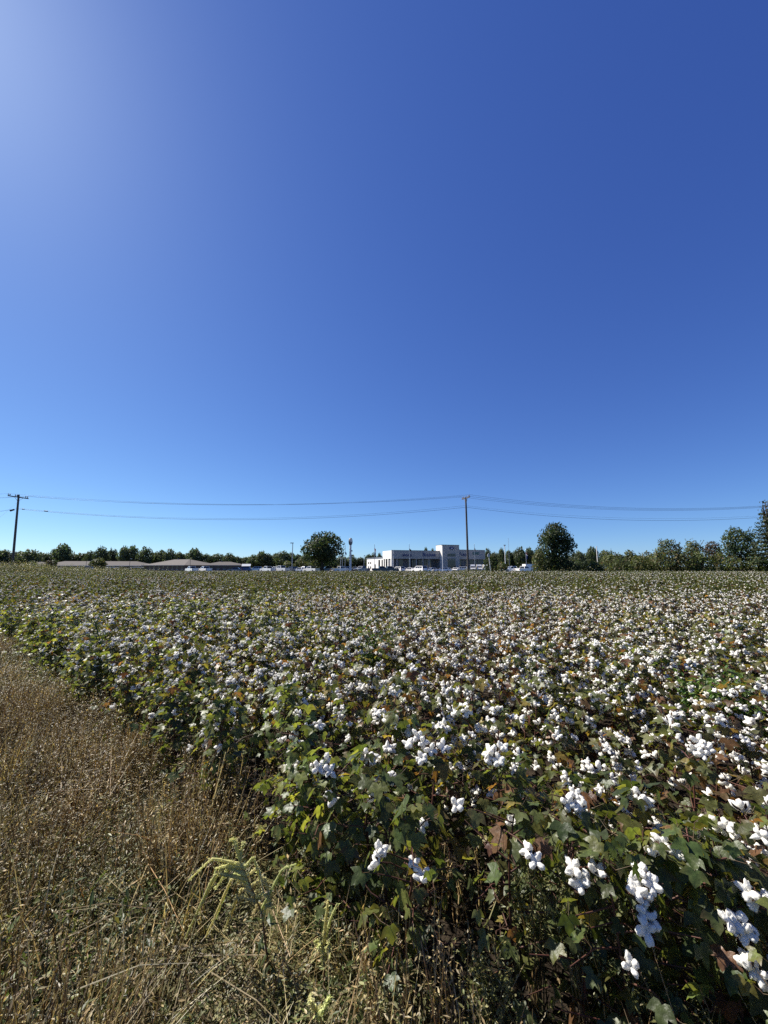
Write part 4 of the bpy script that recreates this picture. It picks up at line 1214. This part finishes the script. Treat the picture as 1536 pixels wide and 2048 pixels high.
# the rest of the field: one mass
FORMS = [joined(*f, BOLLS_MID) for f in NEAR]
LOW = []
for k in range(12):
    if k < 4: a = (700 + k, .85, .85, 1 + k % 2, LEAFCOL if k % 2 else LEAFCOL_GREEN)
    elif k < 8: a = (700 + k, .82, .80, 9, LEAFCOL)
    else: a = (700 + k, .84, .66, 13, LEAFCOL_DRY)
    LOW.append(joined(*cotton_form(*a, tpl=LO, lod=1), BOLLS_MID, M_LEAF_FAR))
fc = form_collection('cotton', FORMS + LOW)
P_, R_, S_, I_ = [], [], [], []
for (x, y, r_) in field:
    f = shade_of(x, y)
    d = math.hypot(x, y)
    if d < 15:
        k = prng.randrange(0, 4) if f < .33 else prng.randrange(4, 10) if f < .62 else prng.randrange(10, 14)
        if r_ == 0: k = 14 + prng.randrange(3)
    else:
        # farther off the crop is greener and less open, most of all in the middle and to the right
        f -= .70 * min(1, (d - 11) / 13) * (.95 if x > -y * .35 else .35)
        f += prng.uniform(-.2, .2)
        k = len(NEAR) + (prng.randrange(0, 4) if f < .36 else prng.randrange(4, 8) if f < .62 else prng.randrange(8, 12))
    s = prng.uniform(.84, 1.14)
    s *= 1 + .26 * min(1, max(0, d - 12) / 40)
    P_.append((x, y, 0)); R_.append((prng.gauss(0, .06), prng.gauss(0, .06), prng.uniform(0, 6.28))); S_.append((s * 1.06, s * 1.06, s)); I_.append(k)
scatter('cotton_field', P_, R_, S_, I_, fc, label='white-flecked cotton crop filling the field beyond the near rows')

# green bushes without bolls standing among the cotton
def leaf_bush(name, label, x, y, w, h, n, seed, cols, s0=.055):
    rg = random.Random(seed)
    t = tag(empty(name, (x, y, 0)), label, 'weed')
    st, fo = MB(), MB()
    for k in range(9):
        a = rg.uniform(0, 6.28); rr = w * .42 * math.sqrt(rg.random())
        e = Vector((math.cos(a) * rr, math.sin(a) * rr, h * rg.uniform(.7, 1.0) * (1 - .35 * (rr / (w * .5)) ** 2)))
        m = Vector((e.x * .3, e.y * .3, e.z * .5))
        st.tube([Vector((0, 0, -.02)), m, e], [.006, .004, .0015], 5, vary((.05, .06, .025), rg), 0, False)
        for j in range(n // 9):
            q = rg.uniform(.3, 1.0)
            p = (m.lerp(e, (q - .3) / .7)) + Vector((rg.gauss(0, .07), rg.gauss(0, .07), rg.gauss(0, .04)))
            a2 = rg.uniform(0, 6.28)
            dr = rg.uniform(.1, 1.1)
            L = s0 * rg.uniform(.7, 1.5)
            f = Vector((math.cos(a2) * math.cos(dr), math.sin(a2) * math.cos(dr), -math.sin(dr)))
            sd2 = Vector((-math.sin(a2), math.cos(a2), rg.uniform(-.4, .4))).normalized()
            nn = sd2.cross(f)
            c = pick(rg, cols)
            fo.add([p, p + f * L * .45 + sd2 * L * .34 - nn * L * .05, p + f * L * .45 - nn * L * .0 + nn * L * .07, p + f * L * .45 - sd2 * L * .34 - nn * L * .05, p + f * L], [(0, 1, 2), (0, 2, 3), (1, 4, 2), (2, 4, 3)], c)
    st.build('stems', M_STEM, t)
    fo.build('foliage', M_WEED, t)
    return t
BRIGHT = [(4, (.075, .14, .026)), (3, (.105, .17, .032)), (1.5, (.16, .20, .045)), (.6, (.24, .21, .05))]
c_ = at(752, 1262, 5.5)
leaf_bush('green_weed', 'bright green leafy weed bush without bolls in the middle of the cotton', c_.x, c_.y, .80, 1.06, 760, 1, BRIGHT)
c_ = at(1395, 1325, 3.85)
leaf_bush('green_weed', 'fresh green leafy weed among white bolls near the right edge, left half of the patch', c_.x, c_.y, .66, 1.0, 620, 2, BRIGHT, .05)
c_ = at(1462, 1322, 3.8)
leaf_bush('green_weed', 'fresh green leafy weed among white bolls near the right edge, right half of the patch', c_.x, c_.y, .66, .97, 620, 3, BRIGHT, .05)

# ------------------------------------------------------------------ dry weeds of the field margin
STRAW = [(3, (.48, .37, .18)), (2, (.33, .26, .14)), (1, (.56, .49, .30))]
BROWN = [(4, (.15, .114, .056)), (3, (.235, .180, .088)), (2, (.085, .056, .028)), (2.2, (.38, .29, .13))]
OLIVE = [(3, (.145, .15, .052)), (3, (.20, .19, .075)), (2, (.095, .105, .036)), (1.5, (.38, .35, .17))]
FRESH = [(3, (.065, .095, .03)), (3, (.09, .12, .035)), (1, (.14, .15, .05))]
def blade(b, rg, p, az, L, w, bend, col, n=3):
    f = Vector((math.cos(az), math.sin(az), 0)); s = Vector((-math.sin(az), math.cos(az), 0))
    V = []
    el = rg.uniform(1.1, 1.5)
    q = Vector(p)
    for i in range(n + 1):
        t = i / n
        ww = w * (1 - t ** 1.6) * .5 + .0004
        V += [q - s * ww, q + s * ww]
        q = q + (f * math.cos(el) + Vector((0, 0, math.sin(el)))) * (L / n)
        el -= bend / n
    b.add(V, [(2 * i, 2 * i + 1, 2 * i + 3, 2 * i + 2) for i in range(n)], col)
def flake(b, rg, p, L, w, col, droop=None):
    az = rg.uniform(0, 6.28); dr = rg.uniform(-.9, 1.2) if droop is None else droop
    f = Vector((math.cos(az) * math.cos(dr), math.sin(az) * math.cos(dr), -math.sin(dr)))
    s = Vector((-math.sin(az), math.cos(az), rg.uniform(-.6, .6))).normalized()
    b.add([p, p + f * L * .5 + s * w * .5, p + f * L, p + f * L * .5 - s * w * .5 + Vector((0, 0, w * .3))], [(0, 1, 2), (0, 2, 3)], col)
def clump(seed, style):
    rg = random.Random(seed)
    b = MB()
    if style == 'seedy':                                # brown stalks thick with dry leaves and seed husks
        for _ in range(26):
            x, y = rg.gauss(0, .10), rg.gauss(0, .10)
            h = rg.uniform(.20, .44)
            e = Vector((x + rg.gauss(0, .045), y + rg.gauss(0, .045), h * 1.1))
            p0 = Vector((x, y, -.01)); m = p0.lerp(e, .5) + Vector((rg.gauss(0, .012), rg.gauss(0, .012), 0))
            b.tube([p0, m, e], [.0016, .0013, .0007], 3, pick(rg, BROWN), 0, False)
            for k in range(17):
                t = rg.uniform(.15, 1.05)
                q = p0.lerp(e, t) + Vector((rg.gauss(0, .014), rg.gauss(0, .014), rg.gauss(0, .008)))
                flake(b, rg, q, rg.uniform(.008, .026), rg.uniform(.0035, .008), pick(rg, BROWN if rg.random() < .62 else OLIVE if rg.random() < .6 else STRAW))
    elif style == 'stalk':                              # upright golden stalks with husks near the top
        for _ in range(34):
            x, y = rg.gauss(0, .09), rg.gauss(0, .09)
            h = rg.uniform(.26, .52)
            e = Vector((x + rg.gauss(0, .04), y + rg.gauss(0, .04), h))
            p0 = Vector((x, y, -.01)); m = p0.lerp(e, .5) + Vector((rg.gauss(0, .014), rg.gauss(0, .014), 0))
            b.tube([p0, m, e], [.0028, .0023, .0013], 3, pick(rg, STRAW if rg.random() < .6 else BROWN), 0, False)
            for k in range(9):
                q = m.lerp(e, rg.uniform(.2, 1.05)) + Vector((rg.gauss(0, .010), rg.gauss(0, .010), rg.gauss(0, .006)))
                flake(b, rg, q, rg.uniform(.010, .030), rg.uniform(.003, .007), pick(rg, STRAW if rg.random() < .5 else BROWN), rg.uniform(-1.3, .6))
    elif style == 'olive':
        for _ in range(20):
            x, y = rg.gauss(0, .10), rg.gauss(0, .10)
            h = rg.uniform(.16, .38)
            e = Vector((x + rg.gauss(0, .08), y + rg.gauss(0, .08), h))
            p0 = Vector((x, y, -.01))
            b.tube([p0, p0.lerp(e, .5), e], [.0016, .0012, .0007], 3, pick(rg, OLIVE), 0, False)
            for k in range(20):
                t = rg.uniform(.1, 1.05)
                q = p0.lerp(e, t) + Vector((rg.gauss(0, .016), rg.gauss(0, .016), rg.gauss(0, .01)))
                flake(b, rg, q, rg.uniform(.010, .034), rg.uniform(.004, .010), pick(rg, OLIVE if rg.random() < .7 else FRESH if rg.random() < .5 else STRAW))
    elif style == 'grass':
        for _ in range(60):
            x, y = rg.gauss(0, .08), rg.gauss(0, .07)
            blade(b, rg, (x, y, -.01), rg.uniform(0, 6.28), rg.uniform(.16, .46), rg.uniform(.003, .0065), rg.uniform(.1, 1.6), pick(rg, STRAW if rg.random() < .45 else BROWN if rg.random() < .5 else OLIVE))
        for _ in range(5):
            x, y = rg.gauss(0, .06), rg.gauss(0, .06)
            e = Vector((x + rg.gauss(0, .08), y + rg.gauss(0, .08), rg.uniform(.36, .55)))
            b.tube([Vector((x, y, 0)), e], [.0014, .0009], 3, pick(rg, STRAW), 0, False)
            for k in range(14):
                flake(b, rg, Vector((x, y, 0)).lerp(e, rg.uniform(.75, 1.02)), .012, .004, pick(rg, STRAW), -1.0)
    elif style == 'fresh':
        for _ in range(14):
            x, y = rg.gauss(0, .08), rg.gauss(0, .08)
            e = Vector((x + rg.gauss(0, .06), y + rg.gauss(0, .06), rg.uniform(.12, .32)))
            p0 = Vector((x, y, -.01))
            b.tube([p0, e], [.002, .001], 3, pick(rg, FRESH), 0, False)
            for k in range(12):
                flake(b, rg, p0.lerp(e, rg.uniform(.2, 1.05)), rg.uniform(.025, .055), rg.uniform(.009, .018), pick(rg, FRESH if rg.random() < .85 else OLIVE))
    elif style == 'fallen':                             # bent, broken straws lying across
        for _ in range(9):
            x, y = rg.gauss(0, .12), rg.gauss(0, .12)
            a = rg.uniform(0, 6.28); L = rg.uniform(.2, .5); z = rg.uniform(.08, .32)
            p0 = Vector((x, y, z)); e = p0 + Vector((math.cos(a) * L, math.sin(a) * L, rg.uniform(-.12, .2)))
            b.tube([p0, p0.lerp(e, .5) + Vector((0, 0, .02)), e], [.0018, .0015, .0008], 3, pick(rg, STRAW), 0, False)
        for _ in range(30):
            flake(b, rg, Vector((rg.gauss(0, .12), rg.gauss(0, .12), rg.uniform(.03, .25))), rg.uniform(.03, .08), rg.uniform(.005, .012), pick(rg, BROWN if rg.random() < .6 else STRAW))
    return b.mesh('weed_form', M_DRY)
styles = ['seedy'] * 2 + ['stalk'] * 2 + ['olive'] * 3 + ['grass'] * 3 + ['fresh'] * 2 + ['fallen'] * 2
wforms = form_collection('dry_weeds', [clump(300 + i, s) for i, s in enumerate(styles)])
grng = random.Random(21)
ROOM = []
for (px, py, Y, r0) in ((545, 1985, 1.9125, .26), (530, 2040, 1.72, .2), (648, 2010, 1.8225, .13), (640, 2075, 1.6, .12), (1080, 2010, 1.82, .1), (1165, 2030, 1.74, .14), (1230, 2060, 1.69, .12), (92, 1925, 2.08, .12)):
    p = at(px, py, Y)
    ROOM.append((p.x, p.y, r0))
P_, R_, S_, I_ = [], [], [], []
def add_clump(x, y, k, s, hz=1.0):
    P_.append((x, y, 0)); R_.append((grng.gauss(0, .12), grng.gauss(0, .12), grng.uniform(0, 6.28))); S_.append((s, s, s * hz)); I_.append(k)
for _ in range(20500):
    y = grng.uniform(.35, 16.5)
    x = grng.uniform(-19, 2.8)
    d = math.hypot(x, y)
    if d > 5 and grng.random() < (d - 5) / 16: continue
    u = NX * x + NY * y
    edge = EDGE + .06 + .08 * max(0, min(1, (x - .35) / .6)) + .16 * noise.noise(Vector((x * 1.1, y * 1.1, 0)))
    if u > edge + grng.expovariate(7): continue
    if x < -y * 1.2 - 2.0 or x > y * 1.1 + 1.0: continue
    n1 = noise.noise(Vector((x * .9, y * .9, 4.4))) + .5 * noise.noise(Vector((x * 2.7, y * 2.7, 8)))
    q = grng.random()
    if q < .05: k = 12 + grng.randrange(2)
    elif n1 < -.2 and q < .70: k = grng.randrange(4)
    elif (n1 > .18 or y < 1.9 and n1 > .05) and q < .24: k = 10 + grng.randrange(2)
    elif q < .34: k = 7 + grng.randrange(3)
    elif q < .58: k = 4 + grng.randrange(3)
    else: k = grng.randrange(4)
    near_edge = max(0, 1 - (edge - u) / .6)
    low_ = 1.0
    for (cx, cy, r0) in ROOM:
        if math.hypot(x - cx, y - cy) < r0: low_ = .5
        if math.hypot(x - cx * .85, y - cy * .85) < r0: low_ = min(low_, .6)
    if low_ < .55 and grng.random() < .12: continue
    if u > edge - .75: low_ *= .68
    elif k in (2, 3) and y < 3.2: low_ *= .8
    add_clump(x, y, k, grng.uniform(.8, 1.25) * (1 + .15 * near_edge), low_ * grng.choice((.55, .75, .9, 1.0, 1.15, 1.3)) * grng.uniform(.9, 1.1))
scatter('dry_grass', P_, R_, S_, I_, wforms, label='dry brown and olive weeds and grass of the field margin')

# taller weedy grass at the far left end of the field and around the middle pole
P_, R_, S_, I_ = [], [], [], []
for _ in range(2600):
    Y = grng.uniform(46, 60)
    px = grng.uniform(-60, 330)
    if grng.random() < max(0, (px - 110) / 220): continue
    x = gx(px, Y)
    add_clump(x, Y, grng.choice((10, 11, 10, 11, 4, 5, 6)), grng.uniform(3.0, 4.8) * (1.25 if px < 90 else 1), grng.uniform(.85, 1.25))
for _ in range(700):
    Y = grng.uniform(56.5, 61)
    px = grng.gauss(942, 36)
    add_clump(gx(px, Y), Y, grng.choice((10, 11, 4, 5, 6, 10)), grng.uniform(2.6, 4.2), grng.uniform(.8, 1.1) * math.exp(-((px - 940) / 75) ** 2))
for _ in range(1500):
    Y = grng.uniform(57.5, 64)
    add_clump(gx(grng.uniform(380, 1180), Y), Y, grng.choice((10, 11, 4, 5, 6, 8)), grng.uniform(1.6, 2.6), grng.uniform(.6, 1.0))
scatter('tall_weeds', P_, R_, S_, I_, wforms, label='tall olive and yellow-green weeds along the far end of the field')

# --- single weeds one can point at
def spike(b, rg, pts, r, col):
    """a drooping seed spike: a knobbly tapering tube"""
    P = [Vector(p) for p in pts]
    fine = []
    for i in range(len(P) - 1):
        for j in range(7): fine.append(P[i].lerp(P[i + 1], j / 7))
    fine.append(P[-1])
    sm = [fine[0]] + [(fine[i - 1] + fine[i] * 2 + fine[i + 1]) / 4 for i in range(1, len(fine) - 1)] + [fine[-1]]
    n = len(sm)
    b.tube(sm, [r * (.75 + .25 * (i % 2)) * (1 - .55 * i / n) for i in range(n)], 6, col, 0)
    for i in range(n * 7):
        t = rg.uniform(0, n - 1.01); k = int(t)
        p = sm[k].lerp(sm[k + 1], t - k)
        d = Vector((rg.gauss(0, 1), rg.gauss(0, 1), rg.gauss(0, 1))).normalized() * r * (1 - .5 * k / n)
        flake(b, rg, p + d * .9, r * rg.uniform(.9, 2.0), r * .6, vary(col, rg, .3))
PALE = (.58, .55, .24)
M_SPIKE = leafy('seed_spike', 0.45, 0.6, 0.2, 0.1, (0.62, 0.62, 0.5))
def lance(b, rg, p, az, dr, L, w, col):
    f = Vector((math.cos(az) * math.cos(dr), math.sin(az) * math.cos(dr), -math.sin(dr)))
    s = Vector((-math.sin(az), math.cos(az), rg.uniform(-.3, .3))).normalized()
    nn = s.cross(f)
    m = p + f * L * .5
    t = p + f * L - Vector((0, 0, L * .15))
    b.add([p, m + s * w * .5 + nn * w * .2, m - s * w * .5 + nn * w * .2, t, m], [(0, 1, 4), (0, 4, 2), (1, 3, 4), (4, 3, 2)], col)
def pigweed(label, base, top, arms, leaves, seed, r=.0075):
    rg = random.Random(seed)
    base, top = Vector(base), Vector(top)
    t = tag(empty('pigweed', base), label, 'weed')
    tp = top - base
    m = tp * .5 + Vector((-tp.x * .15, 0, tp.z * .08))
    st = MB(); st.tube([Vector((0, 0, -.03)), m, tp], [.0055, .0045, .003], 6, (.13, .075, .035), 0, False); st.build('stem', M_STEM, t)
    for (k, dx, dz, droop) in arms:
        p = (m * 2 * k if k < .5 else m.lerp(tp, (k - .5) * 2))
        dx, dz, droop = dx * 1.5, dz * 1.5, droop * 1.5
        e1 = p + Vector((dx * .55, rg.uniform(-.03, .03), dz))
        e2 = p + Vector((dx, rg.uniform(-.04, .04), dz - droop))
        b = MB(); spike(b, rg, [p, e1, e2], r * rg.uniform(.75, 1.1), vary(PALE, rg, .15)); b.build('seed_spike', M_SPIKE, t)
    b = MB()
    for _ in range(leaves):
        k = rg.uniform(.05, .5)
        p = m * 2 * k if k < .5 else m.lerp(tp, (k - .5) * 2)
        lance(b, rg, p + Vector((rg.gauss(0, .015), rg.gauss(0, .015), 0)), rg.uniform(0, 6.28), rg.uniform(-.3, .9), rg.uniform(.05, .10), rg.uniform(.014, .028), pick(rg, FRESH))
    b.build('leaves', M_WEED, t)
    return t
PA = at(545, 1985, 1.912); PA.z = 0
PT = at(478, 1716, 1.96)
pigweed('tall pale pigweed leaning left with many drooping cream-green seed spikes', PA, PT,
        [(.98, -.035, .05, 0), (.97, .01, .05, 0), (.94, -.15, .03, .06), (.92, -.08, .01, .01), (.90, .05, .03, .08), (.87, -.12, .02, .10), (.84, -.09, .025, .06), (.83, .06, .02, .05), (.80, -.17, .03, .17), (.76, -.10, .02, .12), (.74, .07, .015, .06), (.72, -.12, .02, .13), (.66, -.07, .02, .08), (.64, .06, .02, .05), (.60, -.10, .03, .12), (.50, -.03, .02, .04), (.52, .10, .10, -.02), (.45, .02, .05, .0)], 14, 5, .0085)
PA = at(648, 2010, 1.823); PA.z = 0
pigweed('slender pigweed with one hooked pale seed spike bending right', PA, at(647, 1885, 1.867), [(.99, .035, .055, -.03), (.97, .012, .07, -.05), (.8, -.015, .03, 0), (.7, .02, .03, 0), (.6, -.03, .05, 0)], 34, 6, .008)
PA = at(640, 2075, 1.597); PA.z = 0
pigweed('short stout pigweed with a thick cream hooked spike at the bottom edge', PA, at(632, 2020, 1.631), [(.98, -.02, .03, .02), (.97, .02, .0, .07), (.9, .03, .03, .0)], 40, 8, .0095)
PA = at(92, 1925, 2.081); PA.z = 0
pigweed('low green weed with one yellow-green upright spike at the lower left', PA, at(150, 1885, 2.025), [(.95, .0, .05, -.02)], 26, 9, .007)

def bushy_weed(label, base, h, w, seed, cols, n=15):
    """much-branched stalks with little oval leaves and seed heads"""
    rg = random.Random(seed)
    t = tag(empty('bushy_weed', base), label, 'weed')
    st, fo = MB(), MB()
    for k in range(n):
        a = rg.uniform(0, 6.28)
        e = Vector((math.cos(a) * w * rg.uniform(.1, .5), math.sin(a) * w * rg.uniform(.1, .5), h * rg.uniform(.6, 1.0)))
        m = Vector((e.x * .4, e.y * .4, e.z * .55))
        st.tube([Vector((rg.gauss(0, .02), rg.gauss(0, .02), -.02)), m, e], [.0032, .0024, .001], 4, pick(rg, STRAW if rg.random() < .5 else OLIVE), 0, False)
        for j in range(5):
            q = m.lerp(e, rg.uniform(0, .9))
            e2 = q + Vector((rg.gauss(0, .05), rg.gauss(0, .05), rg.uniform(.02, .10)))
            st.tube([q, e2], [.0013, .0008], 3, pick(rg, OLIVE), 0, False)
            for i in range(11):
                p = q.lerp(e2, rg.uniform(.1, 1.1)) + Vector((rg.gauss(0, .009), rg.gauss(0, .009), rg.gauss(0, .009)))
                flake(fo, rg, p, rg.uniform(.009, .024), rg.uniform(.005, .011), pick(rg, cols))
    st.build('stalks', M_DRY, t)
    fo.build('foliage', M_WEED, t)
    return t
SEEDY = [(3, (.13, .14, .05)), (3, (.18, .18, .07)), (2, (.26, .24, .11)), (1, (.08, .10, .035))]
for i, (px, py, Y, h, w, lab) in enumerate((
    (1080, 2010, 1.62, .58, .26, 'bushy seedy weed with pale stalks before the cotton, leftmost of the row'),
    (1165, 2030, 1.55, .62, .24, 'bushy weed with a thick straw-coloured forked stalk before the cotton'),
    (1230, 2060, 1.50, .50, .24, 'bushy olive weed just below the single large white boll'),
    (1325, 2085, 1.40, .42, .26, 'low bushy weed with small yellowish leaves near the lower right corner'),
    (700, 1760, 2.15, .46, .30, 'yellow-green bushy weed at the edge where the cotton leaves begin'),
    (385, 1560, 3.1, .50, .34, 'olive bushy weed against the shaded cotton edge on the left'),
    (980, 2060, 1.50, .34, .3, 'low straw-coloured weed clump left of the bushy seedy weeds'),
    (1420, 2120, 1.30, .30, .22, 'low olive weed at the bottom edge below the big cotton leaves'))):
    p = at(px, py, Y * 1.125); p.z = 0
    bushy_weed(lab, p, h, w, 70 + i, SEEDY if i != 6 else OLIVE)
def tall_grass(label, base, h, lean, seed, dark=True):
    rg = random.Random(seed)
    t = tag(empty('tall_grass', base), label, 'grass')
    gc = (.018, .035, .022) if dark else (.3, .24, .1)
    e = Vector((lean, 0, h))
    st = MB(); st.tube([Vector((0, 0, -.02)), e * .5 + Vector((-lean * .2, 0, 0)), e], [.006, .004, .002], 5, gc, 0, False); st.build('stalk', M_STEM, t)
    b = MB()
    for k in range(11):
        q = e * rg.uniform(.45, .95)
        blade(b, rg, q, math.pi if lean < 0 and rg.random() < .8 else rg.uniform(0, 6.28), rg.uniform(.22, .42), .018, rg.uniform(.2, 1.0), vary(gc, rg))
    b.build('blades', M_WEED, t)
    return t
p = at(222, 1385, 5.625); p.z = 0
tall_grass('dark blue-green tall grass leaning left over the cotton edge', p, 1.12, -.34, 3)
for i, (px, py, Y, h, ln, lab) in enumerate(((700, 1720, 2.3, .62, .16, 'straw-coloured grass stalk leaning right at the cotton edge'), (605, 1560, 3.0, .8, .22, 'long pale grass stalk slanting right in front of the leftmost near bolls'), (250, 1420, 4.6, .7, .2, 'thin pale grass stalk leaning right beside the dark tall grass'))):
    p = at(px, py, Y * 1.125); p.z = 0
    rg = random.Random(50 + i)
    t = tag(empty('grass_stalk', p), lab, 'grass')
    b = MB(); b.tube([Vector((0, 0, -.02)), Vector((ln * .35, 0, h * .55)), Vector((ln, 0, h))], [.0028, .002, .0012], 4, (.30, .26, .12), 0, False); b.build('stalk', M_DRY, t)
    b = MB()
    for k in range(26): flake(b, rg, Vector((ln * .35, 0, h * .55)).lerp(Vector((ln, 0, h)), rg.uniform(.55, 1.02)), .02, .004, (.32, .28, .14), -1.1)
    b.build('seed_head', M_DRY, t)
